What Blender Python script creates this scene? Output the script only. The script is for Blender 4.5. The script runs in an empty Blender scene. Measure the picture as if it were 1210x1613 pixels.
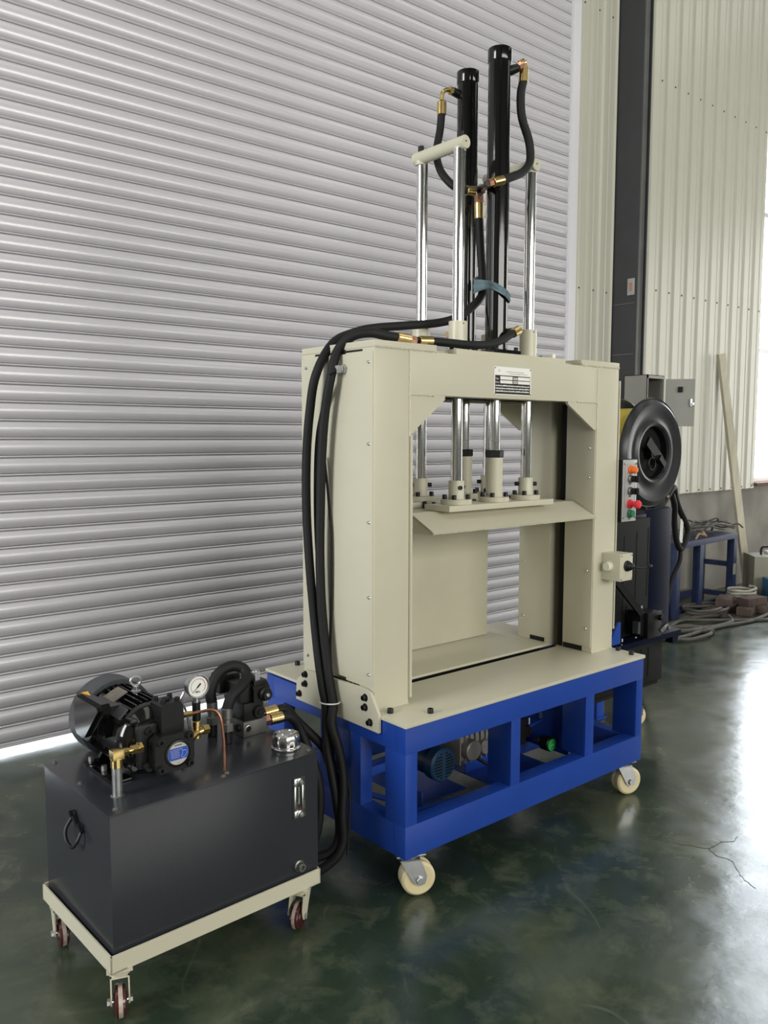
import bpy, bmesh, math, random
from mathutils import Vector, Matrix
random.seed(4)
sc = bpy.context.scene
COL = sc.collection
PI = math.pi

# ------------------------------------------------------------------ camera
cam_d = bpy.data.cameras.new('camera')
cam = bpy.data.objects.new('camera', cam_d)
COL.objects.link(cam)
cam.location = (-1.5712, -1.7636, 1.3862)
cam.rotation_euler = (1.4803, -0.0019, -0.70034)
cam_d.sensor_fit = 'VERTICAL'
cam_d.sensor_height = 24.0
cam_d.lens = 1319.04 / 1613 * 24.0
cam_d.clip_start = 0.05
cam_d.clip_end = 200
sc.camera = cam

# ------------------------------------------------------------------ world, lights, exposure
world = bpy.data.worlds.new('world')
sc.world = world
world.use_nodes = True
wn = world.node_tree.nodes
wn['Background'].inputs[0].default_value = (0.86, 0.93, 1.0, 1)
wn['Background'].inputs[1].default_value = 14.0


def area(name, loc, direction, sx, sy, power, col=(1, 1, 1), spread=180):
    d = bpy.data.lights.new(name, 'AREA')
    d.shape = 'RECTANGLE'
    d.size = sx
    d.size_y = sy
    d.energy = power
    d.color = col
    d.spread = math.radians(spread)
    o = bpy.data.objects.new(name, d)
    COL.objects.link(o)
    o.location = loc
    o.rotation_euler = Vector(direction).to_track_quat('-Z', 'Y').to_euler()
    return o


# daylight coming in through the hall's big openings and roof lights
area('daylight_left_door', (-6.8, 0.8, 2.9), (1, -0.05, -0.05), 2.2, 3.6, 350, (0.97, 0.99, 1))
area('daylight_right_door', (10.8, -1.0, 2.2), (-1, 0, 0), 4.2, 4.2, 190, (1, 0.99, 0.95))
area('daylight_front_windows', (0.5, -8.8, 3.0), (0, 1, -0.08), 10, 2.6, 620, (1, 0.98, 0.92))
for i, x in enumerate((-3.6, 0.2, 4.0, 7.8)):
    area('roof_light_%d' % i, (x, -2.6, 6.2), (0, 0, -1), 1.2, 8.0, 42, (1, 0.985, 0.93))
sun_d = bpy.data.lights.new('sun', 'SUN')
sun_d.energy = 9
sun_d.angle = math.radians(2)
sun_d.color = (1, 0.96, 0.9)
sun = bpy.data.objects.new('sun', sun_d)
COL.objects.link(sun)
sun.rotation_euler = Vector((0.25, -0.6, -0.75)).to_track_quat('-Z', 'Y').to_euler()

sc.view_settings.view_transform = 'Standard'
sc.view_settings.look = 'None'
sc.view_settings.exposure = 0.12
sc.view_settings.gamma = 1.0
sc.view_settings.use_curve_mapping = False
sc.cycles.use_denoising = True
sc.cycles.max_bounces = 8
sc.cycles.sample_clamp_indirect = 6.0


# ------------------------------------------------------------------ materials
def mat(name, col, rough=0.5, metal=0.0, bump=0.0, bscale=200.0, var=0.0, vscale=6.0, col2=None, coat=0.0, rvar=0.0, emit=None, spec=0.5, aniso=None):
    m = bpy.data.materials.new(name)
    m.use_nodes = True
    nt = m.node_tree
    b = nt.nodes['Principled BSDF']
    b.inputs['Base Color'].default_value = (*col, 1)
    b.inputs['Roughness'].default_value = rough
    b.inputs['Metallic'].default_value = metal
    b.inputs['Specular IOR Level'].default_value = spec
    b.inputs['Coat Weight'].default_value = coat
    b.inputs['Coat Roughness'].default_value = 0.15
    tc = nt.nodes.new('ShaderNodeTexCoord')
    if var > 0 or rvar > 0:
        mp = nt.nodes.new('ShaderNodeMapping')
        if aniso:
            mp.inputs['Scale'].default_value = aniso
        nt.links.new(tc.outputs['Object'], mp.inputs[0])
        n = nt.nodes.new('ShaderNodeTexNoise')
        n.inputs['Scale'].default_value = vscale
        n.inputs['Detail'].default_value = 6
        nt.links.new(mp.outputs[0], n.inputs['Vector'])
        if var > 0:
            r = nt.nodes.new('ShaderNodeValToRGB')
            c2 = col2 or tuple(c * (1 - var) for c in col)
            r.color_ramp.elements[0].position = 0.35
            r.color_ramp.elements[0].color = (*c2, 1)
            r.color_ramp.elements[1].position = 0.65
            r.color_ramp.elements[1].color = (*col, 1)
            nt.links.new(n.outputs['Fac'], r.inputs[0])
            nt.links.new(r.outputs[0], b.inputs['Base Color'])
        if rvar > 0:
            mr = nt.nodes.new('ShaderNodeMapRange')
            mr.inputs['From Min'].default_value = 0.3
            mr.inputs['From Max'].default_value = 0.7
            mr.inputs['To Min'].default_value = max(0.02, rough - rvar)
            mr.inputs['To Max'].default_value = rough + rvar
            nt.links.new(n.outputs['Fac'], mr.inputs['Value'])
            nt.links.new(mr.outputs[0], b.inputs['Roughness'])
    if bump > 0:
        n2 = nt.nodes.new('ShaderNodeTexNoise')
        n2.inputs['Scale'].default_value = bscale
        n2.inputs['Detail'].default_value = 3
        nt.links.new(tc.outputs['Object'], n2.inputs['Vector'])
        bp = nt.nodes.new('ShaderNodeBump')
        bp.inputs['Strength'].default_value = bump
        bp.inputs['Distance'].default_value = 0.002
        nt.links.new(n2.outputs['Fac'], bp.inputs['Height'])
        nt.links.new(bp.outputs[0], b.inputs['Normal'])
    if emit:
        b.inputs['Emission Color'].default_value = (*emit[:3], 1)
        b.inputs['Emission Strength'].default_value = emit[3]
    return m


M = {}
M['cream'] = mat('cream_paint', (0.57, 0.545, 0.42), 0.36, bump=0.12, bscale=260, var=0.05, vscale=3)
M['cream_shaded'] = mat('cream_paint_shaded', (0.50, 0.48, 0.365), 0.5, bump=0.1, bscale=200, var=0.08, vscale=4)  # cream darkened to paint in shade on unlit and recessed plates
M['blue'] = mat('blue_paint', (0.011, 0.054, 0.33), 0.34, bump=0.15, bscale=220, var=0.15, vscale=5, spec=0.6)
M['navy'] = mat('navy_paint', (0.002, 0.004, 0.017), 0.28, bump=0.03, var=0.1, spec=0.12)
M['steel_blue'] = mat('bench_blue_paint', (0.020, 0.032, 0.085), 0.5, var=0.3, vscale=12, spec=0.3)
M['chrome'] = mat('polished_chrome', (0.80, 0.80, 0.79), 0.07, 1.0)
M['zinc'] = mat('zinc_plated_steel', (0.55, 0.56, 0.57), 0.32, 1.0, var=0.15, vscale=30)
M['galv'] = mat('galvanised_pipe', (0.42, 0.43, 0.43), 0.45, 1.0, var=0.3, vscale=40)
M['steel'] = mat('ground_steel', (0.20, 0.20, 0.185), 0.38, 0.7, var=0.15, vscale=20)
M['brass'] = mat('yellow_brass', (0.70, 0.52, 0.22), 0.24, 1.0, var=0.15, vscale=40)
M['copper'] = mat('copper_tube', (0.42, 0.20, 0.13), 0.34, 1.0, var=0.3, vscale=30)
M['copper_bright'] = mat('pink_copper_nut', (0.78, 0.42, 0.32), 0.25, 1.0)
M['black_gloss'] = mat('black_gloss_paint', (0.004, 0.004, 0.004), 0.09, spec=0.6, bump=0.02, bscale=60)
M['black'] = mat('black_paint', (0.006, 0.006, 0.006), 0.34, bump=0.25, bscale=400, spec=0.35)
M['bolt'] = mat('black_oxide_bolt', (0.007, 0.007, 0.008), 0.42, spec=0.3)
M['matte_black'] = mat('matte_black_panel', (0.009, 0.009, 0.010), 0.6, var=0.2, spec=0.2)
M['rubber'] = mat('black_rubber_hose', (0.007, 0.007, 0.008), 0.58, bump=0.4, bscale=500, spec=0.3)
M['tank'] = mat('charcoal_tank_paint', (0.029, 0.031, 0.037), 0.22, bump=0.08, bscale=300, var=0.1, vscale=3)
M['fan'] = mat('grey_fan_cowl', (0.045, 0.048, 0.055), 0.42, bump=0.3, bscale=500)
M['alu'] = mat('brushed_aluminium', (0.60, 0.60, 0.60), 0.38, 0.6, var=0.1, vscale=30, aniso=(1, 1, 12))
M['white_plate'] = mat('plate_white', (0.86, 0.85, 0.81), 0.3, 0.0)
M['plate_black'] = mat('plate_black', (0.015, 0.015, 0.015), 0.35)
M['plate_old'] = mat('stained_plate', (0.30, 0.27, 0.22), 0.4, 0.6, var=0.35, vscale=30, col2=(0.12, 0.10, 0.085), aniso=(1, 6, 1))
M['nylon'] = mat('ivory_nylon_wheel', (0.72, 0.63, 0.38), 0.38, var=0.08, vscale=20)
M['maroon'] = mat('maroon_wheel', (0.055, 0.009, 0.010), 0.22, coat=0.5)
M['cream_tread'] = mat('wheel_tread', (0.50, 0.42, 0.36), 0.5, var=0.3, vscale=50)
M['orange'] = mat('orange_lens', (0.90, 0.17, 0.015), 0.3, coat=0.4)
M['red'] = mat('red_button', (0.75, 0.03, 0.04), 0.38)
M['green'] = mat('green_button', (0.02, 0.16, 0.07), 0.35)
M['green_knob'] = mat('green_dial', (0.03, 0.50, 0.10), 0.35)
M['label_blue'] = mat('label_blue', (0.015, 0.07, 0.42), 0.35)
M['label_pale'] = mat('label_pale_blue', (0.25, 0.35, 0.65), 0.4)
M['label_grey'] = mat('label_grey', (0.48, 0.47, 0.42), 0.4)
M['white'] = mat('white_plastic', (0.75, 0.75, 0.72), 0.4)
M['ivory'] = mat('ivory_plastic', (0.72, 0.70, 0.56), 0.35)
M['yellow'] = mat('yellow_strapping', (0.60, 0.47, 0.04), 0.45, var=0.2, vscale=30)
M['hazard'] = mat('hazard_yellow', (0.75, 0.42, 0.03), 0.5)
M['brown'] = mat('rusty_brown', (0.12, 0.05, 0.02), 0.7)
M['redmark'] = mat('dial_red', (0.6, 0.08, 0.03), 0.5)
M['slat'] = mat('shutter_enamel', (0.60, 0.585, 0.615), 0.30, 0.15, bump=0.12, bscale=60, var=0.05, vscale=1.5)
M['rail'] = mat('white_rail', (0.68, 0.67, 0.70), 0.28)
M['siding'] = mat('cream_siding', (0.52, 0.51, 0.43), 0.36, 0.0, bump=0.10, bscale=8)
M['column'] = mat('dark_grey_column', (0.035, 0.037, 0.040), 0.5, var=0.15)
M['lit_column_grey'] = mat('lit_web_and_plain_grey', (0.13, 0.135, 0.13), 0.5, var=0.2)  # light painted into the column web; plain grey for seams and posts
M['concrete'] = mat('concrete_render', (0.27, 0.255, 0.225), 0.8, bump=0.6, bscale=30, var=0.4, vscale=2.2, col2=(0.17, 0.155, 0.135))
M['plaster'] = mat('pale_plaster', (0.22, 0.22, 0.20), 0.8)
M['ceiling'] = mat('ceiling_panel', (0.14, 0.14, 0.135), 0.7)
M['cabinet'] = mat('grey_cabinet_paint', (0.235, 0.23, 0.20), 0.42, var=0.08)
M['cab_dark'] = mat('cabinet_inside', (0.06, 0.06, 0.055), 0.6)
M['plank'] = mat('pale_timber', (0.62, 0.58, 0.45), 0.55, var=0.15, vscale=8, aniso=(4, 4, 0.5))
M['cable'] = mat('dusty_cable', (0.060, 0.052, 0.042), 0.6, var=0.3, vscale=9)
M['cable_pale'] = mat('pale_cable', (0.38, 0.36, 0.30), 0.55, var=0.2, vscale=12)
M['card'] = mat('brown_cardboard', (0.36, 0.23, 0.13), 0.8, var=0.2)
M['brick'] = mat('red_brick', (0.085, 0.055, 0.045), 0.85, bump=0.5, bscale=120, var=0.4, vscale=14)
M['welder'] = mat('olive_grey_case', (0.23, 0.225, 0.17), 0.5, var=0.1)
M['teal'] = mat('teal_blue_case', (0.006, 0.10, 0.21), 0.45, var=0.15)
M['teal_dark'] = mat('teal_motor_paint', (0.006, 0.032, 0.075), 0.4, bump=0.1)
M['cast'] = mat('cast_aluminium', (0.30, 0.29, 0.27), 0.45, 0.6, bump=0.4, bscale=120)
M['cloth'] = mat('blue_grey_cloth', (0.13, 0.20, 0.225), 0.75, bump=0.6, bscale=150, var=0.2, vscale=40)
M['grey_plastic'] = mat('grey_gland', (0.33, 0.33, 0.32), 0.5)
M['outside'] = mat('outside_concrete', (0.6, 0.6, 0.56), 0.8)
M['disc'] = mat('black_steel_disc', (0.016, 0.018, 0.020), 0.33, bump=0.05, bscale=30)
M['shade_dark'] = mat('shaded_inner_steel', (0.018, 0.020, 0.020), 0.5, var=0.2)  # near-black with shade painted in, for the column gap and beam underside

# glass
g = bpy.data.materials.new('clear_glass')
g.use_nodes = True
nt = g.node_tree
nt.nodes.clear()
out = nt.nodes.new('ShaderNodeOutputMaterial')
mx = nt.nodes.new('ShaderNodeMixShader')
tr = nt.nodes.new('ShaderNodeBsdfTransparent')
gl = nt.nodes.new('ShaderNodeBsdfGlossy')
gl.inputs['Roughness'].default_value = 0.03
mx.inputs[0].default_value = 0.08
nt.links.new(tr.outputs[0], mx.inputs[1])
nt.links.new(gl.outputs[0], mx.inputs[2])
nt.links.new(mx.outputs[0], out.inputs[0])
M['glass'] = g

# floor: worn dark green epoxy
f = bpy.data.materials.new('green_epoxy_floor')
f.use_nodes = True
nt = f.node_tree
N, Lk = nt.nodes, nt.links
b = N['Principled BSDF']
tc = N.new('ShaderNodeTexCoord')


def noise(scale, detail=5, rough=0.55, vec=None, dist=0.0):
    n = N.new('ShaderNodeTexNoise')
    n.inputs['Scale'].default_value = scale
    n.inputs['Detail'].default_value = detail
    n.inputs['Roughness'].default_value = rough
    n.inputs['Distortion'].default_value = dist
    Lk.new(vec or tc.outputs['Object'], n.inputs['Vector'])
    return n


def ramp(src, stops):
    r = N.new('ShaderNodeValToRGB')
    e = r.color_ramp.elements
    e[0].position, e[0].color = stops[0][0], stops[0][1]
    e[1].position, e[1].color = stops[-1][0], stops[-1][1]
    for p_, c_ in stops[1:-1]:
        q = e.new(p_)
        q.color = c_
    Lk.new(src, r.inputs[0])
    return r


n1 = noise(1.6, 7, 0.6, dist=0.6)
r1 = ramp(n1.outputs['Fac'], [(0.30, (0.014, 0.025, 0.017, 1)), (0.5, (0.026, 0.042, 0.026, 1)), (0.66, (0.068, 0.083, 0.052, 1))])
n2 = noise(7.5, 8, 0.65, dist=0.4)
r2 = ramp(n2.outputs['Fac'], [(0.50, (0, 0, 0, 1)), (0.74, (0.75, 0.75, 0.75, 1))])
m1 = N.new('ShaderNodeMix')
m1.data_type = 'RGBA'
Lk.new(r2.outputs[0], m1.inputs[0])
Lk.new(r1.outputs[0], m1.inputs[6])
m1.inputs[7].default_value = (0.11, 0.125, 0.08, 1)
# arc-like trolley scuffs
v = N.new('ShaderNodeTexVoronoi')
v.feature = 'DISTANCE_TO_EDGE'
v.inputs['Scale'].default_value = 0.55
nd = noise(1.3, 2)
mv = N.new('ShaderNodeVectorMath')
mv.operation = 'ADD'
Lk.new(tc.outputs['Object'], mv.inputs[0])
Lk.new(nd.outputs['Color'], mv.inputs[1])
Lk.new(mv.outputs[0], v.inputs['Vector'])
r3 = ramp(v.outputs['Distance'], [(0.0, (1, 1, 1, 1)), (0.0035, (0, 0, 0, 1))])
n3 = noise(3.0, 4)
r4 = ramp(n3.outputs['Fac'], [(0.52, (0, 0, 0, 1)), (0.62, (0.75, 0.75, 0.75, 1))])
mm = N.new('ShaderNodeMath')
mm.operation = 'MULTIPLY'
Lk.new(r3.outputs[0], mm.inputs[0])
Lk.new(r4.outputs[0], mm.inputs[1])
m2 = N.new('ShaderNodeMix')
m2.data_type = 'RGBA'
Lk.new(mm.outputs[0], m2.inputs[0])
Lk.new(m1.outputs[2], m2.inputs[6])
m2.inputs[7].default_value = (0.10, 0.11, 0.085, 1)
Lk.new(m2.outputs[2], b.inputs['Base Color'])
n5 = noise(5.0, 5, 0.6)
mr = N.new('ShaderNodeMapRange')
mr.inputs['From Min'].default_value = 0.3
mr.inputs['From Max'].default_value = 0.7
mr.inputs['To Min'].default_value = 0.14
mr.inputs['To Max'].default_value = 0.27
Lk.new(n5.outputs['Fac'], mr.inputs['Value'])
Lk.new(mr.outputs[0], b.inputs['Roughness'])
b.inputs['Specular IOR Level'].default_value = 0.6
n6 = noise(9, 4, 0.5)
bp_ = N.new('ShaderNodeBump')
bp_.inputs['Strength'].default_value = 0.12
bp_.inputs['Distance'].default_value = 0.01
Lk.new(n6.outputs['Fac'], bp_.inputs['Height'])
Lk.new(bp_.outputs[0], b.inputs['Normal'])
M['floor'] = f
M['cap_chrome'] = mat('fluted_cap_chrome', (0.62, 0.62, 0.61), 0.17, 1.0)


# ------------------------------------------------------------------ mesh builder
def catmull(pts, k=8):
    P = [Vector(p) for p in pts]
    if len(P) < 3:
        return P
    P = [P[0] * 2 - P[1]] + P + [P[-1] * 2 - P[-2]]
    o = []
    for i in range(1, len(P) - 2):
        a, b_, c, d = P[i - 1:i + 3]
        for j in range(k):
            t = j / k
            o.append(0.5 * ((2 * b_) + (c - a) * t + (2 * a - 5 * b_ + 4 * c - d) * t * t + (3 * b_ - a - 3 * c + d) * t ** 3))
    o.append(P[-2])
    return o


def split_mesh(me, name, parent):
    """one object for each connected piece of a mesh"""
    bm = bmesh.new()
    bm.from_mesh(me)
    bm.verts.ensure_lookup_table()
    comp = {}
    groups = []
    for v_ in bm.verts:
        if v_.index in comp:
            continue
        st = [v_]
        comp[v_.index] = len(groups)
        g_ = []
        while st:
            q = st.pop()
            g_.append(q.index)
            for e in q.link_edges:
                w = e.other_vert(q)
                if w.index not in comp:
                    comp[w.index] = len(groups)
                    st.append(w)
        groups.append(g_)
    bm.free()
    out_ = None
    for gi in range(len(groups)):
        b2 = bmesh.new()
        b2.from_mesh(me)
        dl = [v_ for v_ in b2.verts if comp[v_.index] != gi]
        bmesh.ops.delete(b2, geom=dl, context='VERTS')
        m2_ = bpy.data.meshes.new(name)
        b2.to_mesh(m2_)
        b2.free()
        for mm_ in me.materials:
            m2_.materials.append(mm_)
        o = bpy.data.objects.new(name, m2_)
        COL.objects.link(o)
        if parent:
            o.parent = parent
        out_ = out_ or o
    return out_


class B:
    def __init__(s):
        s.bm = bmesh.new()
        s.mi = 0
        s.xf = Matrix.Identity(4)

    def _v(s, co):
        return s.bm.verts.new(s.xf @ Vector(co))

    def _f(s, vs):
        try:
            fc = s.bm.faces.new(vs)
        except ValueError:
            return None
        fc.material_index = s.mi
        fc.smooth = True
        return fc

    def box(s, x0, x1, y0, y1, z0, z1, bev=0.0):
        x0, x1 = min(x0, x1), max(x0, x1)
        y0, y1 = min(y0, y1), max(y0, y1)
        z0, z1 = min(z0, z1), max(z0, z1)
        v_ = [s._v(c) for c in ((x0, y0, z0), (x1, y0, z0), (x1, y1, z0), (x0, y1, z0), (x0, y0, z1), (x1, y0, z1), (x1, y1, z1), (x0, y1, z1))]
        fs = [s._f([v_[i] for i in q]) for q in ((0, 3, 2, 1), (4, 5, 6, 7), (0, 1, 5, 4), (1, 2, 6, 5), (2, 3, 7, 6), (3, 0, 4, 7))]
        if bev > 0:
            es = list({e for fc in fs for e in fc.edges})
            r = bmesh.ops.bevel(s.bm, geom=es, offset=bev, segments=2, profile=0.7, affect='EDGES')
            for fc in r['faces']:
                fc.material_index = s.mi
                fc.smooth = True
        return s

    def obox(s, c, size, rot=None, bev=0.0):
        old = s.xf
        s.xf = old @ Matrix.Translation(c) @ (rot.to_4x4() if rot else Matrix.Identity(4))
        hx, hy, hz = size[0] / 2, size[1] / 2, size[2] / 2
        s.box(-hx, hx, -hy, hy, -hz, hz, bev)
        s.xf = old
        return s

    def bar(s, p0, p1, w, h, up=(0, 0, 1), bev=0.0):
        p0, p1 = Vector(p0), Vector(p1)
        d = (p1 - p0)
        L_ = d.length
        z = d.normalized()
        x = Vector(up).cross(z)
        if x.length < 1e-4:
            x = Vector((1, 0, 0)).cross(z)
        x.normalize()
        y = z.cross(x)
        R_ = Matrix((x, y, z)).transposed()
        return s.obox((p0 + p1) / 2, (w, h, L_), R_, bev)

    def lathe(s, prof, origin, axis=(0, 0, 1), n=24, phase=0.0):
        """prof: list of (radius, height) along the axis."""
        z = Vector(axis).normalized()
        x = z.orthogonal().normalized()
        if abs(z.z) > 0.999:
            x = Vector((1, 0, 0))
        y = z.cross(x)
        o = Vector(origin)
        rings = []
        for r, h in prof:
            if r < 1e-6:
                rings.append([s._v(o + z * h)])
            else:
                rings.append([s._v(o + z * h + (x * math.cos(phase + 2 * PI * i / n) + y * math.sin(phase + 2 * PI * i / n)) * r) for i in range(n)])
        for a, c in zip(rings, rings[1:]):
            for i in range(n):
                j = (i + 1) % n
                if len(a) == 1 and len(c) == 1:
                    continue
                if len(a) == 1:
                    s._f([a[0], c[j], c[i]])
                elif len(c) == 1:
                    s._f([a[i], a[j], c[0]])
                else:
                    s._f([a[i], a[j], c[j], c[i]])
        return s

    def cyl(s, p0, p1, r, r1=None, n=20, phase=0.0, ch=0.0):
        p0, p1 = Vector(p0), Vector(p1)
        L_ = (p1 - p0).length
        r1 = r if r1 is None else r1
        if ch > 0:
            pr = [(0, 0), (r - ch, 0), (r, ch), (r1, L_ - ch), (r1 - ch, L_), (0, L_)]
        else:
            pr = [(0, 0), (r, 0), (r1, L_), (0, L_)]
        return s.lathe(pr, p0, p1 - p0, n, phase)

    def hexn(s, p0, p1, r, phase=0.0):
        return s.cyl(p0, p1, r, n=6, phase=phase, ch=r * 0.08)

    def cap_screw(s, p, d, r, h):
        """socket head cap screw standing on p along d"""
        return s.lathe([(0, -0.002), (r, -0.002), (r, h * 0.92), (r * 0.93, h), (r * 0.5, h), (r * 0.5, h * 0.5), (0, h * 0.5)], p, d, 12)

    def tube(s, path, r, n=12, k=8, closed=False, cap=True):
        P = catmull(path, k) if k > 1 else [Vector(p) for p in path]
        T = []
        for i in range(len(P)):
            a = P[max(i - 1, 0)]
            c = P[min(i + 1, len(P) - 1)]
            T.append((c - a).normalized())
        x = T[0].orthogonal().normalized()
        rings = []
        for i, p in enumerate(P):
            if i:
                q = T[i - 1].rotation_difference(T[i])
                x = q @ x
            x = (x - T[i] * x.dot(T[i])).normalized()
            y = T[i].cross(x)
            rr = r[min(i, len(r) - 1)] if isinstance(r, (list, tuple)) else r
            rings.append([s._v(p + (x * math.cos(2 * PI * j / n) + y * math.sin(2 * PI * j / n)) * rr) for j in range(n)])
        for a, c in zip(rings, rings[1:]):
            for j in range(n):
                l = (j + 1) % n
                s._f([a[j], a[l], c[l], c[j]])
        if cap:
            s._f(list(reversed(rings[0])))
            s._f(rings[-1])
        return s

    def torus(s, c, axis, R_, r, n=32, m=10):
        z = Vector(axis).normalized()
        x = z.orthogonal().normalized()
        y = z.cross(x)
        rings = []
        for i in range(n):
            a = 2 * PI * i / n
            d = x * math.cos(a) + y * math.sin(a)
            rings.append([s._v(Vector(c) + d * (R_ + r * math.cos(2 * PI * j / m)) + z * r * math.sin(2 * PI * j / m)) for j in range(m)])
        for i in range(n):
            a, b_ = rings[i], rings[(i + 1) % n]
            for j in range(m):
                l = (j + 1) % m
                s._f([a[j], b_[j], b_[l], a[l]])
        return s

    def prism(s, pts, ax, a, b_):
        """extrude a polygon (2-D points) along axis ax from a to b_"""
        def co(u, v_, w):
            return {'x': (w, u, v_), 'y': (u, w, v_), 'z': (u, v_, w)}[ax]
        r0 = [s._v(co(u, v_, a)) for u, v_ in pts]
        r1_ = [s._v(co(u, v_, b_)) for u, v_ in pts]
        n = len(pts)
        s._f(list(reversed(r0)))
        s._f(r1_)
        for i in range(n):
            j = (i + 1) % n
            s._f([r0[i], r0[j], r1_[j], r1_[i]])
        return s

    def sheet(s, path2, thick, ax, a, b_):
        """bent sheet: open 2-D polyline given thickness by its normal, extruded along ax"""
        P = [Vector(p) for p in path2]
        off = []
        for i in range(len(P)):
            t = (P[min(i + 1, len(P) - 1)] - P[max(i - 1, 0)]).normalized()
            off.append(P[i] + Vector((-t.y, t.x)) * thick)
        poly_a = P
        def co(u, w):
            return {'x': (w, u[0], u[1]), 'y': (u[0], w, u[1]), 'z': (u[0], u[1], w)}[ax]
        A0 = [s._v(co(p, a)) for p in P]
        A1 = [s._v(co(p, b_)) for p in P]
        C0 = [s._v(co(p, a)) for p in off]
        C1 = [s._v(co(p, b_)) for p in off]
        for i in range(len(P) - 1):
            s._f([A0[i], A0[i + 1], A1[i + 1], A1[i]])
            s._f([C0[i], C1[i], C1[i + 1], C0[i + 1]])
            s._f([A0[i], C0[i], C0[i + 1], A0[i + 1]])
            s._f([A1[i], A1[i + 1], C1[i + 1], C1[i]])
        s._f([A0[0], A1[0], C1[0], C0[0]])
        s._f([A0[-1], C0[-1], C1[-1], A1[-1]])
        return s

    def build(s, name, mats, parent=None, label=None, loc=None, kind=None, sharp=34, split=False):
        bmesh.ops.recalc_face_normals(s.bm, faces=s.bm.faces[:])
        ca = math.radians(sharp)
        for e in s.bm.edges:
            if len(e.link_faces) == 2:
                if e.calc_face_angle(0) > ca:
                    e.smooth = False
        me = bpy.data.meshes.new(name)
        s.bm.to_mesh(me)
        s.bm.free()
        if isinstance(mats, str):
            mats = [mats]
        for m_ in mats:
            me.materials.append(M[m_])
        if split:
            return split_mesh(me, name, parent)
        o = bpy.data.objects.new(name, me)
        COL.objects.link(o)
        if parent:
            o.parent = parent
        if loc:
            o.location = loc
        if label:
            o['label'] = label
        if kind:
            o['kind'] = kind
        return o


def empty(name, loc=(0, 0, 0), rz=0.0):
    o = bpy.data.objects.new(name, None)
    o.empty_display_size = 0.1
    COL.objects.link(o)
    o.location = loc
    o.rotation_euler = (0, 0, rz)
    return o


def tag(o, label, cat, group=None):
    o['label'] = label
    o['category'] = cat
    if group:
        o['group'] = group
    return o


def dup(o, parent, loc, rot=None):
    c = o.copy()
    COL.objects.link(c)
    c.parent = parent
    c.location = loc
    if rot is not None:
        c.rotation_euler = rot
    for ch in list(o.children):
        d = ch.copy()
        COL.objects.link(d)
        d.parent = c
    return c


def struct(o):
    o['kind'] = 'structure'
    return o


def text_into(bb, s, size, origin, xdir, ydir, weight=0.0):
    """add flat lettering (built-in font) to a builder"""
    cu = bpy.data.curves.new('t', 'FONT')
    cu.body = s
    cu.size = size
    cu.offset = weight
    cu.resolution_u = 2
    ob = bpy.data.objects.new('t', cu)
    COL.objects.link(ob)
    bpy.context.view_layer.update()
    me = bpy.data.meshes.new_from_object(ob.evaluated_get(bpy.context.evaluated_depsgraph_get()))
    x, y = Vector(xdir), Vector(ydir)
    vs = [bb._v(Vector(origin) + x * v_.co.x + y * v_.co.y) for v_ in me.vertices]
    for p in me.polygons:
        bb._f([vs[i] for i in p.vertices])
    bpy.data.objects.remove(ob)
    bpy.data.curves.remove(cu)
    bpy.data.meshes.remove(me)


# =================================================================== SETTING
WY = 2.03
b = B()
b.box(-7, 11, -9, 2.35, -0.12, 0)
flr = struct(b.build('floor', 'floor'))
b = B()
for pth in ([(0.93, -0.20), (0.986, -0.246), (0.966, -0.307), (0.991, -0.351), (1.016, -0.395), (1.045, -0.40), (1.095, -0.398), (1.13, -0.425), (1.19, -0.417)], [(1.016, -0.395), (0.995, -0.44), (1.0, -0.492), (0.955, -0.53), (0.919, -0.569), (0.882, -0.634)]):
    q = []
    for i in range(len(pth) - 1):
        for j in range(4):
            t = j / 4
            q.append((pth[i][0] * (1 - t) + pth[i + 1][0] * t + random.uniform(-0.004, 0.004), pth[i][1] * (1 - t) + pth[i + 1][1] * t + random.uniform(-0.004, 0.004), 0.0002))
    b.tube(q, 0.0011, 4, k=1)
b.build('crack', 'plate_black', flr, split=True)
b = B()
b.box(-7, 11, -9, 2.35, 6.5, 6.6)
struct(b.build('ceiling', 'ceiling'))

# back wall masonry: low concrete plinth right of the shutter, upper wall behind the sheets, lintel above the shutter
wall = struct(empty('wall_back', (0, WY, 0)))
b = B()
b.box(3.42, 11, 0.03, 0.25, 0, 0.925)
b.box(3.42, 6.20, 0.04, 0.25, 0.925, 6.5)
b.box(6.20, 8.9, 0.04, 0.25, 6.1, 6.5)
b.box(8.9, 11, 0.04, 0.25, 0.925, 6.5)
b.box(-7, -3.0, 0.04, 0.25, 0, 6.5)
b.box(-3.0, 3.42, 0.04, 0.25, 5.0, 6.5)
struct(b.build('plinth_wall', 'concrete', wall))


def siding_sheet(x0, x1, z0, z1, pitch=0.19):
    """trapezoidal-rib steel cladding sheet"""
    pts = []
    x = x0
    while x < x1 - 1e-3:
        for dx, dy in ((0, 0), (0.055, 0), (0.062, -0.004), (0.080, -0.004), (0.087, 0), (0.125, 0), (0.137, -0.014), (0.165, -0.014), (0.177, 0)):
            if x + dx <= x1 + 1e-6:
                pts.append((x + dx, dy))
        x += pitch
    pts.append((x1, 0))
    bb = B()
    bb.sheet(pts, 0.002, 'z', z0, z1)
    return bb.build('siding_sheet', 'siding', wall, sharp=12)


siding_sheet(3.385, 3.85, 0.0, 6.4, 0.16)
xs = 3.985
k = 0
while xs < 6.19:
    x1 = min(xs + 0.76, 6.20)
    siding_sheet(xs, x1, 0.905, 6.4)
    xs += 0.76
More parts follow.
